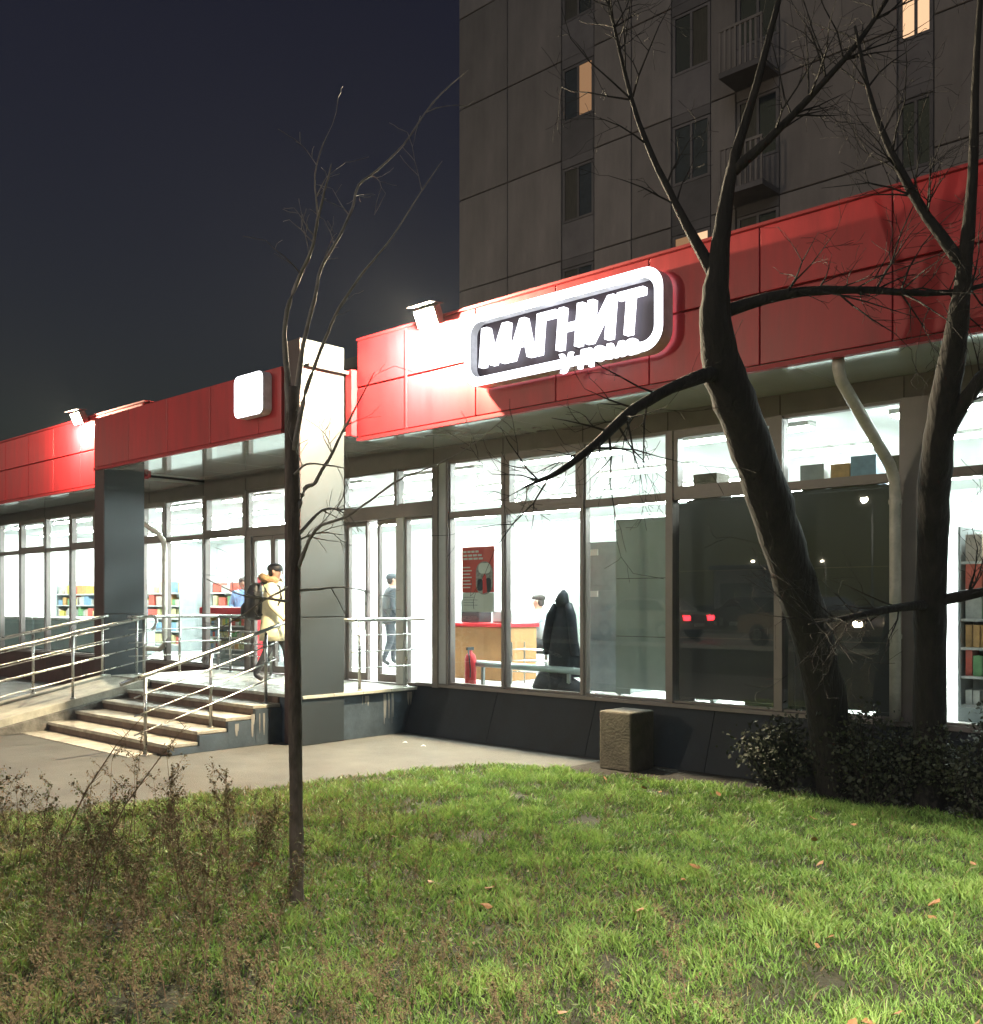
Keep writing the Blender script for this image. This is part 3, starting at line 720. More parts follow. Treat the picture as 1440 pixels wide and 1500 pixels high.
# panels behind the right windows
def back_panel(x0, x1, z0, z1, y, m, label):
    t = empty('display_unit', ((x0+x1)/2, y, z0), label, 'panel')
    part(MB().box(x0,y,z0+.075,x1,y+.03,z1), 'panel', m, t)
    part(MB().box(x0+.85,y,z0,x1,y+.03,z0+.072), 'kick_board', m, t)
    part(MB().box(x0,y,z0,x0+.22,y+.03,z0+.072), 'kick_board', m, t)
    for x in (x0+.03, x1-.03): part(MB().box(x-.03,y+.031,ZF,x+.03,y+.09,z1), 'upright', 'grey', t)
    for z in (z0+(z1-z0)*.33, z0+(z1-z0)*.66): part(MB().box(x0+.01,y-.004,z,x1-.01,y,z+.008), 'seam', 'joint', t)
back_panel(2.30, 3.70, .66, 2.86, .75, 'grey_green', 'grey-green back of a display unit behind the clear window pane')
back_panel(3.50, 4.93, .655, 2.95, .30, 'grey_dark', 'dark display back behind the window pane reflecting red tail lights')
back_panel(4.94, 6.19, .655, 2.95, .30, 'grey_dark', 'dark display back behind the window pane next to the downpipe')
cb = empty('grey_cabinet', (1.95, 1.35, ZF), 'tall grey cabinet behind the hanging coat', 'cabinet')
MB().box(-.32,-.3,0,.32,.3,1.95).build('body', 'grey', cb, bevel=.01)
for z in (.1,.75,1.4): MB().box(-.28,-.315,z,.28,-.302,z+.58).build('door', 'grey', cb, bevel=.004)
for z in (1.35,1.9): MB().box(-.26,-.33,z-.1,-.14,-.317,z-.02).build('label_plate', 'paper', cb)
wb = empty('wall_board', (.15, 3.6, ZF), 'grey-green partition board behind the cashier', 'board')
MB().box(-.9,-.03,0,1.2,.03,2.5).build('board', 'grey_green', wb)
MB().box(-.92,-.04,2.5,1.22,.04,2.54).build('cap', 'frame_light', wb)
for i, (x, ww, h, m_) in enumerate(((3.85,.3,.28,'block'),(5.12,.26,.26,'grey'),(5.42,.2,.24,GOODS[5]),(5.66,.26,.3,GOODS[2]),(5.98,.16,.27,'block'))):
    b = MB().box(-ww/2,-.16,0,ww/2,.12,h)
    b.box(-ww/2,-.162,h*.45,ww/2,-.1605,h*.6)
    o = b.build('carton', m_, bevel=.006); o.location = (x,.47,2.992)
    tag(o, ('brown carton on top of the dark display by the thick mullion','grey carton at the left end on top of the right display','ochre carton on top of the right display','blue carton in the middle on top of the right display','brown carton on top of the right display nearest the downpipe')[i], 'carton', 'cartons on top of the displays')
sh_ = empty('shelf_plank', (5.0,.47,2.95), 'dark shelf board on top of the right window displays', 'shelf')
part(MB().box(3.6,.335,2.955,6.17,.7,2.99), 'board', 'grey_dark', sh_)

# ================================================================== PEOPLE
SKIN = mat('skin', (.45,.27,.19), .5, var=.1); SKIN2 = SKIN
def person(label, loc, rz, J, mats, hair=True, hood=None, coat=None, hat=None, scale=1.0):
    """J: joints in local metres, facing -Y. body is one continuous skinned mesh"""
    root = empty('person', loc, label, 'person', None, rz); root.scale = (scale,)*3
    names = list(J); idx = {n_: i for i, n_ in enumerate(names)}
    bones = [('pelvis','waist'),('waist','chest'),('chest','neck'),('neck','head0'),('head0','head1'),
             ('chest','shL'),('shL','elL'),('elL','wrL'),('wrL','haL'),('chest','shR'),('shR','elR'),('elR','wrR'),('wrR','haR'),
             ('pelvis','hiL'),('hiL','knL'),('knL','anL'),('anL','toL'),('pelvis','hiR'),('hiR','knR'),('knR','anR'),('anR','toR')]
    rad = dict(pelvis=(.155,.115),waist=(.15,.11),chest=(.175,.12),neck=(.058,.058),head0=(.075,.085),head1=(.082,.10),
               sh=(.075,.075),el=(.052,.052),wr=(.034,.034),ha=(.036,.024),hi=(.10,.10),kn=(.066,.066),an=(.045,.045),to=(.042,.03))
    me = bpy.data.meshes.new('body'); me.from_pydata([J[n_] for n_ in names], [(idx[a],idx[b]) for a,b in bones], [])
    ob = bpy.data.objects.new('tmp', me); COL.objects.link(ob)
    sk = ob.modifiers.new('s','SKIN'); sk.use_smooth_shade = True
    for n_ in names:
        r = rad.get(n_) or rad[n_[:2]]
        k_ = 1.12 if (n_[:2] in ('sh','el','hi','kn') or n_ in ('waist','chest','pelvis')) else 1.0
        me.skin_vertices[0].data[idx[n_]].radius = (r[0]*k_, r[1]*k_)
    me.skin_vertices[0].data[idx['pelvis']].use_root = True
    ss = ob.modifiers.new('d','SUBSURF'); ss.levels = 2; ss.render_levels = 2
    dg = bpy.context.evaluated_depsgraph_get()
    bm_ = bpy.data.meshes.new_from_object(ob.evaluated_get(dg)); bpy.data.objects.remove(ob)
    # fingers, nose and ears join the same mesh
    bm = bmesh.new(); bm.from_mesh(bm_)
    def add_mb(mb_):
        vs_ = [bm.verts.new(p) for p in mb_.v]
        for f in mb_.f:
            try: bm.faces.new([vs_[i] for i in f]).smooth = True
            except ValueError: pass
    for s in 'LR':
        h = Vector(J['ha'+s]); d = (h-Vector(J['wr'+s])).normalized()
        sd = d.cross(Vector((0,1,.2))).normalized(); bn = d.cross(sd)
        fm = MB()
        for q, (o_, l_) in enumerate(((-.027,.058),(-.009,.072),(.009,.066),(.026,.052))):
            a = h+sd*o_+d*.015
            fm.tube([a, a+d*l_*.5+bn*.008, a+d*l_+bn*.03], [.010,.009,.007], 6)
        a = h+sd*.03-d*.03; fm.tube([a, a+sd*.022+d*.02, a+sd*.03+d*.05+bn*.01], [.011,.010,.008], 6)
        add_mb(fm)
    hc = (Vector(J['head0'])+Vector(J['head1']))/2
    fc = MB()
    fc.tube([hc+Vector((0,-.088,.02)), hc+Vector((0,-.118,-.022)), hc+Vector((0,-.09,-.03))], [.008,.016,.012], 6)
    for s in (-1,1):
        fc.loft([(hc.x+s*.085,hc.y+.005,hc.z-.035,.008,.014),(hc.x+s*.095,hc.y+.008,hc.z,.010,.020),(hc.x+s*.095,hc.y+.010,hc.z+.028,.008,.016)], 8)
    add_mb(fc)
    bm.to_mesh(bm_); bm.free()
    for x_ in mats: bm_.materials.append(M[x_] if isinstance(x_, str) else x_)   # 0 jacket 1 trousers 2 skin 3 shoes 4 hair
    ends = [(J[a], J[b], (a,b)) for a,b in bones]
    def kind(p):
        best = None
        for a, b, nm in ends:
            a_, b_ = Vector(a), Vector(b); t = max(0, min(1, (p-a_).dot(b_-a_)/max(1e-9,(b_-a_).length_squared)))
            q = (p-(a_+(b_-a_)*t)).length
            if best is None or q < best[0]: best = (q, nm)
        nm = best[1]
        if nm[1][:2] == 'to' : return 3
        if nm[1][:2] in ('hi','kn','an'): return 1
        if nm[0][:2] == 'wr' or nm[1].startswith('head'): return 2
        return 0
    for pl in bm_.polygons:
        pl.material_index = kind(pl.center); pl.use_smooth = True
    body = bpy.data.objects.new('body', bm_); COL.objects.link(body); body.parent = root
    fe_ = MB()
    for s in (-1,1): fe_.loft([(hc.x+s*.034,hc.y-.092,hc.z+.012,.012,.006),(hc.x+s*.034,hc.y-.096,hc.z+.020,.014,.006),(hc.x+s*.034,hc.y-.092,hc.z+.028,.010,.005)], 8)
    fe_.build('eyes', 'black', root, True)
    MB().tube([hc+Vector((-.03,-.094,-.058)), hc+Vector((0,-.100,-.056)), hc+Vector((.03,-.094,-.058))], .006, 6).build('mouth', 'red_dark', root, True)
    def shell(name, m_, f, z0, z1, back=.0):
        rings_ = []
        for t in [i/7 for i in range(8)]:
            z = z0+(z1-z0)*t; q = math.sqrt(max(.02, 1-max(0,(t-.35)/.66)**2))
            rings_.append((hc.x, hc.y+.012+back, hc.z+z, .094*f*q, .112*f*q))
        return MB().loft(rings_, 16).build(name, m_, root, True)
    if hat: shell('hat', hat, 1.08, .02, .135)
    elif hair: shell('hair', mats[4], 1.04, .035, .125, .006)
    if hair:
        MB().loft([(hc.x,hc.y+.055,hc.z-.07,.06,.04),(hc.x,hc.y+.052,hc.z-.02,.082,.062),(hc.x,hc.y+.04,hc.z+.05,.09,.075)], 14).build('back_hair', mats[4], root, True)
    return root
def pose(stride=.0, arms=.15, lean=.0, H=1.78):
    k_ = H/1.78
    J = dict(pelvis=(0,0,.96),waist=(0,-lean*.3,1.13),chest=(0,-lean,1.36),neck=(0,-lean*1.2,1.52),head0=(0,-lean*1.3-.01,1.61),head1=(0,-lean*1.3-.015,1.71),
        shL=(.19,-lean,1.43),elL=(.25,.03+arms*.5,1.16),wrL=(.25,-.08+arms,.94),haL=(.25,-.12+arms,.87),
        shR=(-.19,-lean,1.43),elR=(-.25,.03-arms*.5,1.16),wrR=(-.25,-.10-arms,.95),haR=(-.25,-.15-arms,.89),
        hiL=(.10,0,.90),knL=(.105,-stride*.55-.03,.50),anL=(.105,-stride*.75+.02,.09),toL=(.11,-stride*.75-.14,.035),
        hiR=(-.10,0,.90),knR=(-.105,stride*.25-.05,.50),anR=(-.105,stride*.8,.11),toR=(-.11,stride*.8-.13,.035))
    return {n_: tuple(c*k_ for c in p) for n_, p in J.items()}
CREAM = mat('cream_coat', (.62,.55,.36), .8, var=.12, scale=8, bump=.3, bscale=20)
FUR = mat('brown_fur', (.32,.20,.10), .95, var=.5, scale=40, bump=1, bscale=80)
DENIM = mat('dark_trousers', (.03,.033,.04), .85, var=.3)
GREYJ = mat('grey_jacket', (.028,.034,.04), .8, var=.25, scale=6, bump=.3, bscale=20)
BLUEJ = mat('blue_jacket', (.16,.27,.46), .75, var=.2, bump=.3, bscale=20)
LIGHTJ = mat('pale_blue_shirt', (.42,.50,.55), .75, var=.15, bump=.3, bscale=20)
HAIR = mat('dark_hair', (.03,.022,.018), .6)
# person with the backpack on the landing, heading for the doors
p1 = person('person in cream coat with brown fur hood and black backpack walking across the landing', (-2.80,-.92,.63), R(128), pose(.30,.16,.03,1.76), [CREAM, DENIM, SKIN, 'black', HAIR], hat='black')
k_ = 1.76/1.78
MB().loft([(0,.0,.62*k_,.235,.19),(0,0,.80*k_,.225,.18),(0,-.01,1.0*k_,.205,.16),(0,-.02,1.2*k_,.205,.155),(0,-.03,1.36*k_,.215,.15),(0,-.035,1.46*k_,.16,.125),(0,-.035,1.52*k_,.10,.10)], 20, e=2.3).build('coat', CREAM, p1, True)
hm = MB(); pts = []
for i in range(13):
    a = R(-60+i*25); pts.append((.145*math.sin(a-R(90))*1.0, .035-.0+.09*math.cos(a-R(90)), 1.555+.01*math.sin(i*2.1)))
hm.tube([(.15*math.cos(R(t)), .02+.13*math.sin(R(t)), 1.53+.035*math.sin(R(t))) for t in range(-60,241,20)], [.045+.010*((i*7)%3) for i in range(16)], 10)
hm.build('fur_hood', FUR, p1, True)
bp_ = empty('backpack', (-2.80,-.92,.63), 'bulky black backpack worn over the cream coat', 'backpack', None, R(128))
MB().loft([(0,.27,.92,.10,.08),(0,.29,.97,.155,.11),(0,.30,1.12,.165,.125),(0,.285,1.30,.15,.115),(0,.26,1.43,.12,.085),(0,.24,1.48,.06,.05)], 18, e=2.8).build('bag_body', 'black', bp_, True)
MB().loft([(0,.40,.95,.08,.04),(0,.42,1.0,.12,.05),(0,.42,1.12,.12,.05),(0,.40,1.18,.09,.03)], 14, e=3).build('pocket', 'black', bp_, True)
for s in (-1,1): MB().tube([(s*.10,.20,1.46),(s*.12,.02,1.515),(s*.125,-.15,1.42),(s*.13,-.175,1.25),(s*.15,-.08,1.05),(s*.14,.2,.98)], .017, 8).build('strap', 'black', bp_, True)
# person in the doorway
p2 = person('person in dark grey jacket and peaked cap seen through the entrance doors', (-4.15,2.55,ZF), R(150), pose(.16,.05,.05,1.70), [GREYJ, DENIM, SKIN, 'black', HAIR], hat=GREYJ)
MB().loft([(0,0,.78,.20,.155),(0,0,1.0,.20,.155),(0,-.03,1.25,.205,.15),(0,-.05,1.38,.19,.135),(0,-.055,1.44,.11,.10)], 18, e=2.3).build('jacket', GREYJ, p2, True)
MB().add([(-.09,-.16,1.645),(.09,-.16,1.645),(.07,-.25,1.63),(-.07,-.25,1.63),(-.09,-.16,1.655),(.09,-.16,1.655),(.07,-.25,1.638),(-.07,-.25,1.638)], [(0,3,2,1),(4,5,6,7),(3,7,6,2),(0,4,7,3),(1,2,6,5)]).build('cap_peak', GREYJ, p2)
# blue jacket behind the porch window
p3 = person('person in blue jacket bending over the red display counter', (-7.75,1.75,ZF), R(60), pose(.05,.12,.10,1.68), [BLUEJ, DENIM, SKIN, 'black', HAIR])
MB().loft([(0,0,.80,.20,.155),(0,0,1.0,.20,.155),(0,-.06,1.22,.205,.15),(0,-.10,1.36,.19,.135),(0,-.11,1.42,.11,.10)], 18, e=2.3).build('jacket', BLUEJ, p3, True)
# partly hidden person behind the pillar
p5 = person('person in pale blue coat half hidden behind the right pillar', (-4.35,1.15,ZF), R(200), pose(.1,.12,.05,1.62), [LIGHTJ, DENIM, SKIN, 'black', HAIR])
# seated cashier
J = pose(0,.1,.10,1.72)
sit = {}
for n_, p in J.items(): sit[n_] = (p[0], p[1], p[2]-.42)
for s, q in (('L',1),('R',-1)):
    sit['kn'+s] = (q*.12,-.44,.50); sit['an'+s] = (q*.12,-.42,.09); sit['to'+s] = (q*.12,-.57,.035); sit['hi'+s] = (q*.11,-.06,.52)
    sit['el'+s] = (q*.27,-.20,.78); sit['wr'+s] = (q*.20,-.42,.83); sit['ha'+s] = (q*.17,-.49,.84)
p4 = person('cashier in pale blue shirt sitting at the brown checkout counter', (-.42,2.62,ZF+.0), R(-62), sit, [LIGHTJ, DENIM, SKIN, 'black', HAIR])
MB().loft([(0,0,.50,.185,.15),(0,-.02,.70,.185,.145),(0,-.07,.88,.20,.14),(0,-.10,.99,.18,.125),(0,-.115,1.05,.10,.09)], 18, e=2.3).build('shirt', LIGHTJ, p4, True)
chs = empty('office_chair', (-.42,2.62,ZF), 'dark swivel chair under the cashier', 'chair', None, R(-62))
MB().loft([(0,0,.36,.22,.22),(0,0,.39,.25,.24),(0,0,.425,.23,.22)], 16, e=3).build('seat', 'black', chs, True)
MB().box(-.2,.22,.55,.2,.27,1.0).build('backrest', 'black', chs, bevel=.02)
MB().tube([(0,0,.08),(0,0,.36)], .03).build('stem', 'grey', chs)
MB().tube([(0,.2,.38),(0,.29,.5),(0,.27,.7)], .015).build('back_arm', 'grey', chs)
for i in range(5):
    a = R(72*i); MB().tube([(0,0,.10),(.28*math.cos(a),.28*math.sin(a),.04)], .016).build('foot', 'grey', chs)

# ================================================================== TOWER BLOCK
TW = empty('tower_block', (-2, 10.5, 0), 'dark brown panel apartment tower rising behind the shop', 'tower')
TY = 10.5; ZTOP = 30
part(MB().box(-10.25,TY+.06,0,26,TY+12,ZTOP), 'core', 'joint', TW)
cols = [(-10.28,-8.4,'p'),(-8.4,-6.5,'p'),(-6.5,-5.45,'w'),(-5.45,-4.3,'p'),(-4.3,-3.15,'p'),(-3.15,-2.1,'w'),(-2.1,-1.45,'p'),(-1.45,-.4,'b'),(-.4,2.15,'p'),(2.15,2.85,'w'),(2.85,4.6,'p'),(4.6,5.7,'w'),(5.7,7.6,'p'),(7.6,9.4,'p')]
sth = 2.6; zw0 = 11.67
lit = {(-3.15,-1):('warm_win2','warm_win'),(2.15,1):('warm_win','warm_win'),(4.6,-1):('warm_win2',None),(-6.5,1):(None,'warm_win2')}
pan_src = {}
for (x0, x1, kd) in cols:
    for s in range(-2, 4):
        zb = zw0+s*sth-(1.25 if x0 == 2.15 else 0)
        if kd == 'p':
            key = round(x1-x0, 2)
            z0 = zb-.95
            if key not in pan_src:
                o = MB().box(0,0,0,x1-x0-.03,.06,sth-.03).build('panel', 'tower', TW, bevel=.012); pan_src[key] = o
            else: o = linked(pan_src[key], 'panel', (0,0,0), TW); b = o.modifiers.new('bevel','BEVEL'); b.width = .012; b.segments = 1
            o.location = Vector((x0+.015,TY,z0))-Vector(TW.location)
        else:
            part(MB().box(x0+.015,TY+.02,zb-.95,x1-.015,TY+.07,zb-.02), 'spandrel', 'tower2', TW)
            part(MB().box(x0+.015,TY+.02,zb+1.42,x1-.015,TY+.07,zb+sth-.96), 'header', 'tower2', TW)
            if kd == 'b':
                b = part(MB().box(x0,TY-.75,zb-.95,x1,TY+.0,zb-.83), 'balcony', 'tower2', TW)
                for q in range(9):
                    xx = x0+.03+q*(x1-x0-.06)/8
                    MB().box(xx-.025,TY-.76,zb-.83,xx+.025,TY-.73,zb+.05).xf(Matrix.Translation(-Vector(TW.location))).build('baluster', 'tower', b)
                MB().box(x0,TY-.77,zb+.05,x1,TY-.72,zb+.11).xf(Matrix.Translation(-Vector(TW.location))).build('handrail', 'tower', b)
                for q in b.children: q.matrix_parent_inverse = Matrix.Identity(4)
            l = lit.get((x0,s)); xm = (x0+x1)/2
            f = MB(); z1 = zb+1.4
            for a_, b_ in ((x0+.02,x0+.09),(xm-.03,xm+.03),(x1-.09,x1-.02)): f.box(a_,TY+.03,zb,b_,TY+.09,z1)
            for za in (zb,z1-.06): f.box(x0+.09,TY+.03,za,xm-.03,TY+.09,za+.06); f.box(xm+.03,TY+.03,za,x1-.09,TY+.09,za+.06)
            wn = part(f, 'window', 'tower2', TW)
            for q, (a_, b_) in enumerate(((x0+.085,xm-.025),(xm+.025,x1-.085))):
                mm = (l[q] if l and l[q] else rnd.choice(('dark_glass','dark_glass','curtain_dim','curtain_blue')))
                MB().box(a_,TY+.055,zb+.055,b_,TY+.062,z1-.055).xf(Matrix.Translation(-Vector(TW.location))).build('pane', mm, wn)

# ================================================================== TREES
def limb_mesh(pts, n=10, sub=4, wob=.0, seed=0):
    r = random.Random(seed); P = [Vector(p[:3]) for p in pts]; Rr = [p[3] for p in pts]; op, orr = [], []
    for i in range(len(P)-1):
        p0 = P[max(i-1,0)]; p1 = P[i]; p2 = P[i+1]; p3 = P[min(i+2,len(P)-1)]
        for k in range(sub):
            t = k/sub
            q = .5*((2*p1)+(-p0+p2)*t+(2*p0-5*p1+4*p2-p3)*t*t+(-p0+3*p1-3*p2+p3)*t**3)
            w_ = wob*(Rr[i]+.01)
            op.append(q+Vector((r.uniform(-w_,w_),r.uniform(-w_,w_),r.uniform(-w_,w_)))); orr.append((Rr[i]*(1-t)+Rr[i+1]*t)*(1+r.uniform(-.06,.06)))
    op.append(P[-1]); orr.append(Rr[-1])
    return op, orr
def twigs_on(paths, rs, count, length, rad, up=.3, depth=2):
    m = MB(); r = random.Random(rs)
    def grow(p, d, L, ra, dep):
        pts = [p]; rr = [ra]; n_ = 4
        for i in range(n_):
            d = (d+Vector((r.gauss(0,.16),r.gauss(0,.16),r.gauss(0,.12)+.05*up))).normalized()
            pts.append(pts[-1]+d*L/n_); rr.append(max(.0016, ra*(1-(i+1)/n_*.8)))
            if dep > 0 and r.random() < .75:
                s = d.cross(Vector((r.gauss(0,1),r.gauss(0,1),r.gauss(0,1)))).normalized()
                grow(pts[-1], (d*.75+s*.7).normalized(), L*r.uniform(.35,.6), rr[-1]*.7, dep-1)
        m.tube(pts, rr, 4, cap=False)
    for _ in range(count):
        pts, rr = r.choice(paths); i = r.randrange(max(1,int(len(pts)*.25)), len(pts)-1)
        d = (pts[i+1]-pts[i]).normalized(); s = d.cross(Vector((r.gauss(0,1),r.gauss(0,1),r.gauss(0,1)))).normalized()
        grow(pts[i], (d*.6+s*.8+Vector((0,0,up*.5))).normalized(), length*r.uniform(.5,1.2), min(rad, rr[i]*.6), depth)
    return m
def tree(label, trunk, limbs, m, tw, name='bare_tree', n=14, wob=.1, seed=1, mb_=None, thin=1.0):
    root = empty(name, trunk[0][:3], label, 'tree')
    tp = limb_mesh(trunk, n, 5, wob, seed)
    part(MB().tube(tp[0], tp[1], n), 'trunk', m, root, True)
    paths = []
    for i, l in enumerate(limbs):
        q = limb_mesh(l, 8, 4, wob*1.4, seed+i+1); paths.append(q)
        part(MB().tube(q[0], [v*thin for v in q[1]], 8), 'branch', mb_ or m, root, True)
    if tw:
        o = part(twigs_on(paths, seed+50, *tw), 'twigs', mb_ or m, root); o['kind'] = 'stuff'
    return root
YT = [(4.8,-5.93,-.05,.052),(4.805,-5.94,.06,.044),(4.81,-5.95,.73,.040),(4.82,-5.97,1.54,.039),(4.82,-5.97,2.15,.040),(4.82,-5.98,2.56,.042),(4.82,-5.99,2.88,.040),(4.83,-5.99,3.10,.030)]
YL = [
 [(4.83,-6.0,2.9,.028),(4.82,-6.02,3.16,.022),(4.87,-6.07,3.46,.017),(4.96,-6.05,3.67,.015),(5.1,-6.05,3.83,.012),(5.17,-6.06,3.98,.010),(5.31,-6.07,4.25,.004)],
 [(5.17,-6.06,4.0,.007),(5.2,-6.1,4.21,.005),(5.28,-6.1,4.37,.003)],
 [(4.84,-5.98,2.95,.026),(4.82,-5.91,3.34,.017),(4.83,-5.83,3.65,.014),(4.82,-5.77,3.86,.012),(4.86,-5.67,4.06,.011),(4.88,-5.58,4.26,.010),(4.87,-5.52,4.43,.009),(4.91,-5.41,4.54,.008),(5.0,-5.26,4.73,.007),(5.1,-5.1,5.02,.006),(5.23,-4.91,5.26,.003)],
 [(4.85,-5.99,2.72,.024),(4.95,-6.0,2.99,.016),(5.03,-5.98,3.18,.013),(5.12,-5.97,3.33,.011),(5.22,-5.95,3.49,.010),(5.34,-5.9,3.65,.008),(5.45,-5.86,3.76,.006),(5.55,-5.84,3.84,.005),(5.71,-5.76,4.08,.004),(5.83,-5.72,4.22,.002)],
 [(4.83,-5.96,2.34,.022),(4.9,-5.95,2.49,.016),(4.95,-5.92,2.52,.014),(5.0,-5.9,2.6,.012),(5.07,-5.88,2.69,.011),(5.13,-5.86,2.8,.009),(5.19,-5.84,2.89,.008),(5.25,-5.82,2.99,.006),(5.33,-5.78,3.14,.003)],
 [(4.84,-5.99,2.57,.010),(5.0,-6.01,2.62,.007),(5.17,-5.99,2.6,.006),(5.32,-5.99,2.57,.003)],
 [(4.83,-5.95,2.22,.015),(4.91,-5.83,2.37,.010),(4.95,-5.72,2.38,.007),(4.99,-5.62,2.4,.003)],
 [(4.83,-5.96,2.0,.018),(5.0,-5.95,2.24,.012),(5.21,-5.89,2.31,.010),(5.39,-5.85,2.4,.008),(5.59,-5.81,2.5,.007),(5.81,-5.74,2.57,.006),(6.01,-5.69,2.65,.005),(6.22,-5.62,2.8,.002)],
 [(4.83,-5.96,1.89,.012),(4.9,-5.83,1.9,.008),(4.95,-5.72,1.91,.006),(5.03,-5.58,1.89,.003)],
 [(4.83,-5.95,2.19,.010),(4.86,-5.81,2.24,.006),(4.92,-5.68,2.23,.003)],
 [(4.82,-5.98,1.82,.012),(4.75,-6.11,1.84,.008),(4.73,-6.27,1.86,.006),(4.67,-6.46,1.95,.003)],
 [(4.82,-5.98,1.92,.010),(4.65,-6.07,1.83,.007),(4.48,-6.09,1.75,.005),(4.31,-6.18,1.65,.003)]]
tree('slim young bare tree standing alone on the lawn before the stairs', YT, YL, 'bark_young', (46, .32, .0042, .3, 1), 'young_tree', 14, .05, 3, 'bark_pale', .82)
R1 = [(5.80,-.52,-.1,.21),(5.78,-.58,.15,.195),(5.76,-.9,1.21,.18),(5.74,-1.35,2.01,.185),(5.73,-1.77,2.64,.18),(5.71,-2.13,3.17,.175),(5.7,-2.48,3.62,.165),(5.75,-2.71,3.99,.125),(5.82,-2.78,4.43,.075),(5.94,-2.8,5.07,.042),(6.13,-2.76,5.68,.028),(6.33,-2.71,6.43,.016)]
RL1 = [[(5.7,-2.5,3.66,.07),(5.62,-2.97,3.49,.05),(5.47,-3.38,3.26,.042),(5.37,-3.68,3.0,.034),(5.25,-4.0,2.75,.022),(5.13,-4.25,2.63,.006)],
 [(5.76,-2.7,4.05,.06),(6.19,-2.43,4.17,.04),(6.61,-2.18,4.17,.03),(7.2,-1.89,4.09,.022),(7.63,-1.63,4.2,.012)],
 [(5.80,-2.76,4.28,.055),(5.53,-2.92,4.89,.03),(5.26,-3.03,5.57,.02),(5.06,-3.08,6.38,.012),(4.92,-3.07,6.99,.006)],
 [(5.93,-2.79,5.05,.045),(6.36,-2.68,5.38,.028),(6.81,-2.54,5.82,.018),(7.1,-2.41,6.29,.01)]]
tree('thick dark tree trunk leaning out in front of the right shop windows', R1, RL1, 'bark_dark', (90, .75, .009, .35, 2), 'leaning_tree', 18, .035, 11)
R2 = [(6.58,-.50,-.1,.18),(6.6,-.56,.12,.15),(6.71,-.85,1.43,.13),(6.87,-1.25,2.49,.12),(7.01,-1.53,3.1,.115),(7.19,-1.77,3.66,.09),(7.35,-2.03,4.16,.055),(7.46,-2.2,4.76,.034),(7.51,-2.29,5.46,.024),(7.58,-2.37,6.14,.015)]
RL2 = [[(6.98,-1.49,3.0,.075),(7.21,-1.61,3.31,.06),(7.42,-1.69,3.52,.05),(7.8,-1.75,3.79,.035),(8.09,-1.75,4.16,.02)],
 [(6.77,-1.0,1.81,.045),(6.6,-1.5,1.76,.034),(6.45,-1.92,1.7,.022),(6.32,-2.31,1.65,.006)],
 [(6.77,-1.0,1.82,.05),(7.16,-.97,1.9,.04),(7.57,-1.01,1.99,.03),(7.92,-.95,2.04,.01)],
 [(7.36,-2.05,4.2,.05),(7.1,-2.3,4.7,.035),(6.9,-2.5,5.3,.02),(6.8,-2.6,5.9,.01)]]
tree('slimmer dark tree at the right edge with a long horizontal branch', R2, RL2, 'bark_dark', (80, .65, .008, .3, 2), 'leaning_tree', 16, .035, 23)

# shrubs by the wall
LEAF_D = mat('dark_leaf', (.012,.018,.010), .7, var=.4, scale=8, c2=(.03,.036,.018))
def shrub(label, loc, rx, ry, h, seed, nl=2600):
    root = empty('shrub', loc, label, 'shrub', 'dark shrubs against the wall')
    r = random.Random(seed); st = MB(); tips = []
    for i in range(26):
        a = r.uniform(0,6.28); q = math.sqrt(r.random()); e = Vector((math.cos(a)*rx*q, math.sin(a)*ry*q, h*r.uniform(.6,1.05)*(1-.3*q*q)))
        b = Vector((e.x*.15, e.y*.15, 0)); mid = (b+e)*.5+Vector((r.gauss(0,.05),r.gauss(0,.05),.06))
        st.tube([b, mid, e], [.014,.009,.003], 5); tips.append((b, mid, e))
    st.build('stems', 'bark_dark', root)
    g = np.random.default_rng(seed); m = MB()
    for i in range(nl):
        b, mid, e = r.choice(tips); t = r.random()**.6
        p = (b.lerp(mid, t*2) if t < .5 else mid.lerp(e, t*2-1))+Vector((r.gauss(0,.075),r.gauss(0,.075),r.gauss(0,.06)))
        if p.z < .02: p.z = .03
        d = Vector((r.gauss(0,1),r.gauss(0,1),r.gauss(.3,1))).normalized(); s = d.cross(Vector((r.gauss(0,1),r.gauss(0,1),r.gauss(0,1)))).normalized()
        L = r.uniform(.03,.06); W = L*.32
        m.add([p, p+d*L*.5+s*W, p+d*L, p+d*L*.5-s*W], [(0,1,2,3)])
    o = m.build('foliage', LEAF_D, root); o['kind'] = 'stuff'
shrub('dark shrub left of the leaning trunk against the wall', (5.25,-.72,0), .45, .26, .72, 31)
shrub('dark shrub between the two leaning trunks', (6.15,-.78,0), .6, .28, .98, 32, 3400)
shrub('dark shrub right of the slimmer tree at the picture edge', (7.15,-.75,0), .6, .3, .95, 33, 3200)

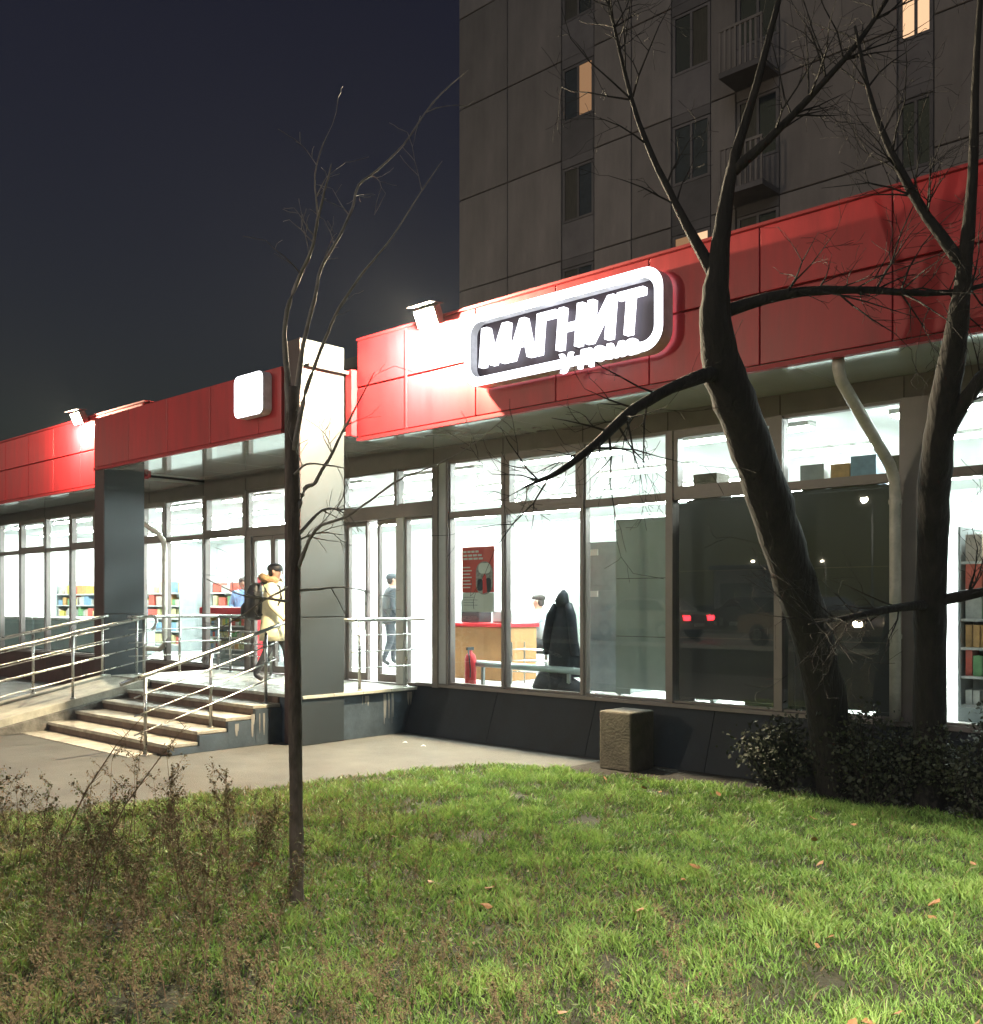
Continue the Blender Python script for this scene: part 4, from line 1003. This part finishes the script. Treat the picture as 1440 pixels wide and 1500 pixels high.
# ------------------------------------------------------------------ dry weeds
WST = mat('weed_stem', (.10,.068,.042), .85, var=.4, scale=20, c2=(.19,.13,.08))
WLF = mat('weed_leaf', (.095,.072,.034), .9, var=.4, scale=15, c2=(.19,.135,.07))
WGR = mat('weed_green', (.06,.085,.025), .8, var=.4, scale=12, c2=(.12,.14,.045))
def weed_mesh(seed, h, green):
    r = random.Random(seed); m = MB()
    lean = Vector((r.gauss(0,.16),r.gauss(0,.16),1)).normalized()
    def stem(p, d, L, ra, dep):
        pts = [p]; n_ = 6
        for i in range(n_):
            d = (d+Vector((r.gauss(0,.07),r.gauss(0,.07),.02))).normalized(); pts.append(pts[-1]+d*L/n_)
            t = (i+1)/n_
            if dep == 0 and t > .25:
                for _ in range(2):
                    a = r.uniform(0,6.28); s = Vector((math.cos(a),math.sin(a),.9)).normalized()
                    stem(pts[-1], s, L*r.uniform(.14,.34)*(1.2-t*.6), ra*.5, 1)
            for _ in range(5 if dep else 3):
                q = pts[-1]+Vector((r.gauss(0,.008),r.gauss(0,.008),r.gauss(0,.02)))
                dd = Vector((r.gauss(0,1),r.gauss(0,1),r.gauss(.1,.7))).normalized(); s = dd.cross(Vector((.2,.3,1))).normalized()
                Lf = r.uniform(.012,.034)*(1.5 if (dep == 0 and t < .6) else 1)
                m.add([q, q+dd*Lf*.5+s*Lf*.28, q+dd*Lf-Vector((0,0,Lf*.25)), q+dd*Lf*.5-s*Lf*.28], [(0,1,2,3)], 2 if r.random() < green else 1)
        m.tube(pts, [ra*(1-.75*i/n_) for i in range(n_+1)], 5, cap=False)
    stem(Vector((0,0,0)), lean, h, .0052, 0)
    return m
weed_src = []
for i in range(7):
    o = weed_mesh(100+i, [.55,.7,.85,1.0,.62,.75,.5][i], [.2,.1,.1,.05,.5,.3,.6][i]).build('dry_weed', [WST, WLF, WGR]); weed_src.append(o)
used = [False]*7
wr_ = random.Random(77)
wl = 'dry brown weed stalk among the weeds in the left foreground'
nw = 0
spots = []
while len(spots) < 170:
    d = wr_.uniform(3.3, 7.6); px = wr_.betavariate(1.15, 2.3)*1000-60
    if wr_.random() < .12: px = wr_.uniform(500, 1100); d = wr_.uniform(3.4, 4.4)
    u = (px-720)/1440
    x = 9.68+d*(-.6835+u*.73); y = -9.44+d*(.73+u*.6835)
    if not in_lawn(np.array([x]), np.array([y]))[0]: continue
    spots.append((x, y, d, px))
for (x, y, d, px) in spots:
    i = wr_.randrange(7)
    far = px > 420
    if used[i]: o = weed_src[i].copy(); COL.objects.link(o)
    else: o = weed_src[i]; used[i] = True
    o.location = (x, y, .0); o.rotation_euler = (0,0,wr_.uniform(0,6.28))
    s = wr_.uniform(.6,1.05)*(.52 if far else (.85 if d > 4.6 else .7)); o.scale = (s,s,s)
    tag(o, wl, 'weed', 'dry weeds in the left foreground')
    nw += 1
# two long bare stalks at the far left
for i, (pts, lb) in enumerate((([(3.75,-6.95,0),(3.74,-6.9,.35),(3.80,-6.76,.68),(3.9,-6.62,.95),(4.0,-6.5,1.12)], 'long bare curved stalk rising at the left picture edge'),
                               ([(4.0,-6.85,0),(4.02,-6.8,.3),(4.1,-6.66,.62),(4.22,-6.5,.9),(4.3,-6.38,1.08)], 'second long bare curved stalk right of the one at the picture edge'))):
    m = MB(); m.tube(pts, [.006,.005,.004,.003,.0015], 6)
    r = random.Random(i)
    for k in range(10):
        p = Vector(pts[-1]).lerp(Vector(pts[2]), r.random()); d = Vector((r.gauss(.2,.5),r.gauss(.2,.5),.6)).normalized()
        m.tube([p, p+d*r.uniform(.05,.14)], [.0018,.0008], 4)
    tag(m.build('bare_stalk', WST), lb, 'stalk')
# broad-leaf ground cover under the weeds
gc = MB(); r = random.Random(9)
for _ in range(4200):
    d = r.uniform(3.2,7.4); px = r.betavariate(1.1,2.6)*1150-80; u = (px-720)/1440
    x = 9.68+d*(-.6835+u*.73); y = -9.44+d*(.73+u*.6835)
    if not in_lawn(np.array([x]), np.array([y]))[0]: continue
    p = Vector((x,y,r.uniform(.02,.13))); a = r.uniform(0,6.28); dd = Vector((math.cos(a),math.sin(a),r.uniform(-.3,.7))).normalized(); s = dd.cross(Vector((0,0,1))).normalized()
    L = r.uniform(.016,.042); W = L*r.uniform(.16,.3)
    gc.add([p, p+dd*L*.5+s*W, p+dd*L, p+dd*L*.5-s*W], [(0,1,2,3)], r.choice((0,0,1,1,1)))
tag(gc.build('ground_cover', [WLF, WGR]), 'low mixed green and brown leaves under the weeds', 'ground cover', kind='stuff')
# fallen leaves
LFM = mat('fallen_leaf', (.26,.13,.055), .7, var=.3, scale=20)
lf = MB(); lf.add([(0,0,0),(.018,.022,.012),(.03,.055,.006),(.008,.085,.018),(-.022,.058,.01),(-.018,.024,.004)], [(0,1,2,3),(0,3,4,5)])
lsrc = None
r = random.Random(4)
for i in range(38):
    x = r.uniform(2.6,8.8); y = r.uniform(-6.2,-1.3)
    o = lf.build('fallen_leaf', LFM) if lsrc is None else linked(lsrc, 'fallen_leaf', (0,0,0))
    lsrc = lsrc or o
    o.location = (x,y,.062+r.uniform(0,.02)); o.rotation_euler = (r.uniform(-.5,.5),r.uniform(-.5,.5),r.uniform(0,6.28)); k_ = r.uniform(.6,1.15); o.scale = (k_,)*3
    tag(o, 'small orange-brown fallen leaf lying on the green lawn', 'leaf', 'fallen leaves on the lawn')
# bits of litter on the path
for i, (x, y) in enumerate(((.15,-.95),(.55,-1.0))):
    o = MB().add([(0,0,.004),(.05,.01,.012),(.06,.04,.004),(.01,.045,.018),(.03,.025,.022)], [(0,1,4),(1,2,4),(2,3,4),(3,0,4)]).build('litter', 'paper'); o.location = (x,y,0)
    tag(o, ('scrap of white paper on the path by the porch side','smaller scrap of white paper nearer the dark plinth')[i], 'litter')

# ================================================================== STREET BEHIND THE CAMERA (seen mirrored in the glass)
def street_lamp(loc, label, power, cone=172, tilt=25, col=(1,.86,.66)):
    s = empty('street_lamp', loc, label, 'street lamp', 'street lamps along the road')
    MB().tube([(0,0,0),(0,0,1.2),(0,0,7.2)], [.09,.075,.05], 12).build('pole', 'grey', s, True)
    MB().tube([(0,0,7.2),(0,.25,7.5),(0,1.0,7.62)], .032, 8).build('arm', 'grey', s, True)
    MB().loft([(0,1.25,7.58,.13,.30),(0,1.25,7.63,.14,.32),(0,1.25,7.70,.09,.22)], 16).build('head', 'grey', s, True)
    MB().loft([(0,1.25,7.555,.10,.24),(0,1.25,7.578,.11,.26)], 16).build('lens', 'street_lens', s)
    l = bpy.data.lights.new('street', 'SPOT'); l.energy = power; l.color = col; l.spot_size = R(cone); l.spot_blend = .25 if cone > 150 else .45; l.shadow_soft_size = .2
    lo = bpy.data.objects.new('lamp', l); COL.objects.link(lo); lo.parent = s; lo.location = (0,1.25,7.50); lo.rotation_euler = (R(tilt),0,0)
for (x, y, z, lb, pw) in ((-30,-13.6,.2,'street lamp farthest left on the near side of the road',600),(-10,-13.6,.2,'street lamp left behind the viewer near the road',600),
        (-14.75,-51.2,.6,'street lamp across the road mirrored beside the downpipe',900),
        (-9,-27.6,.6,'added unseen lamp on the far kerb lighting the mirrored cars',6000),(-56,-135.8,.6,'distant street lamp mirrored as a small warm dot',900),(-64,-129,.6,'second distant street lamp mirrored as a small warm dot',900)):  # far-kerb lamp is added to brighten the cars mirrored in the glass
    street_lamp((x,y,z), lb, pw)
street_lamp((15.2,-10.2,.0), 'street lamp on the lawn edge right behind the viewer', 28000, 118, 4, (1,.90,.72))
def car(loc, rz, label, paint, lights_on=('tail','head')):
    c = empty('parked_car', loc, label, 'car', None, rz)
    pm = mat('car_paint', paint, .25, var=.05, coat=.8)
    prof = [(-2.1,.35),(-2.15,.62),(-2.08,.88),(-1.55,.95),(-.95,1.36),(-.2,1.45),(.55,1.42),(1.15,1.02),(1.95,.84),(2.13,.62),(2.12,.35)]
    m = MB(); n = len(prof); vs = []
    for yv, sc_ in ((-.86,.94),(-.80,1),(.80,1),(.86,.94)):
        for x, z in prof:
            zz = .35+(z-.35)*(1 if abs(yv) < .84 else .97); tin = 1-.22*max(0,(z-.9)/.55)
            vs.append((x, yv*tin, zz))
    fs = [(i*n+j, i*n+(j+1)%n, (i+1)*n+(j+1)%n, (i+1)*n+j) for i in range(3) for j in range(n)]
    fs += [tuple(range(n-1,-1,-1)), tuple(3*n+j for j in range(n))]
    m.add(vs, fs); m.build('body', pm, c, False, .03)
    for s in (-1,1):
        MB().add([(-1.35,s*.80,.98),(-.92,s*.72,1.32),(.5,s*.71,1.36),(1.0,s*.80,1.0),(-1.35,s*.83,.98),(-.92,s*.745,1.32),(.5,s*.735,1.36),(1.0,s*.83,1.0)], [(0,1,2,3),(4,7,6,5),(0,4,5,1),(1,5,6,2),(2,6,7,3),(3,7,4,0)]).build('side_window', 'dark_glass', c)
        for x in (-1.3,1.32):
            w_ = MB().tube([(x,s*.68,.32),(x,s*.88,.32)], .32, 18).build('wheel', 'black', c, False)
            MB().tube([(x,s*.87,.32),(x,s*.90,.32)], .19, 14).build('rim', 'steel', w_)
        MB().box(-2.165,s*.50,.66,-2.10,s*.80,.82).build('tail_light', emit('tail_light',(1,.02,.03),70) if 'tail' in lights_on else 'red_plain', c)
        MB().box(2.05,s*.48,.62,2.135,s*.78,.76).build('headlight', emit('head_light',(1,.78,.5),260) if 'head' in lights_on else 'white_box', c)
    MB().add([(-1.50,-.66,.985),(-1.50,.66,.985),(-1.0,.58,1.34),(-1.0,-.58,1.34)],[(0,1,2,3)]).build('rear_window','dark_glass',c)
    MB().add([(1.11,-.66,1.06),(1.11,.66,1.06),(.62,.58,1.41),(.62,-.58,1.41)],[(0,1,2,3)]).build('windscreen','dark_glass',c)
    MB().box(-2.168,-.26,.45,-2.13,.26,.56).build('number_plate','paper',c)
    return c
car((-9.9,-19.6,.55), R(186), 'dark car with glowing red tail lights mirrored in the right window', (.34,.30,.22), ('tail',))
car((-2.7,-17.1,.55), R(18), 'car with blazing headlight mirrored beside the downpipe', (.30,.22,.16), ('head',))
car((-11.6,-30.4,.6), R(25), 'car with small warm headlights mirrored in the dark window', (.06,.06,.065), ('head',))
ks = empty('kiosk', (-16,-37.6,.6), 'pale roadside kiosk mirrored in the dark right window', 'kiosk')
MB().box(-1.3,-1,0,1.3,1,2.9).build('wall', 'white_box', ks, bevel=.02)
MB().box(-1.5,-1.2,2.9,1.5,1.2,3.15).build('roof', 'grey', ks, bevel=.02)
MB().box(-.9,1.0,1.1,.9,1.03,2.2).build('shutter', 'grey', ks)

# ================================================================== GLOW VOLUME ADDED IN PLACE OF LENS BLOOM
hz = MB().box(-420,-420,-1.0,420,420,33).build('bloom_haze', 'glass'); hz.data.materials.clear()
hm_, hn_, ho_ = _new('bloom_haze')
hv = hn_.nodes.new('ShaderNodeVolumePrincipled'); hv.inputs['Density'].default_value = .00025
hv.inputs['Color'].default_value = (.80, .88, 1, 1); hv.inputs['Anisotropy'].default_value = .2
hn_.links.new(hv.outputs[0], ho_.inputs['Volume']); hz.data.materials.append(hm_)
tag(hz, 'thin added volume glowing round the lamps in place of lens bloom', 'bloom_haze', kind='stuff')
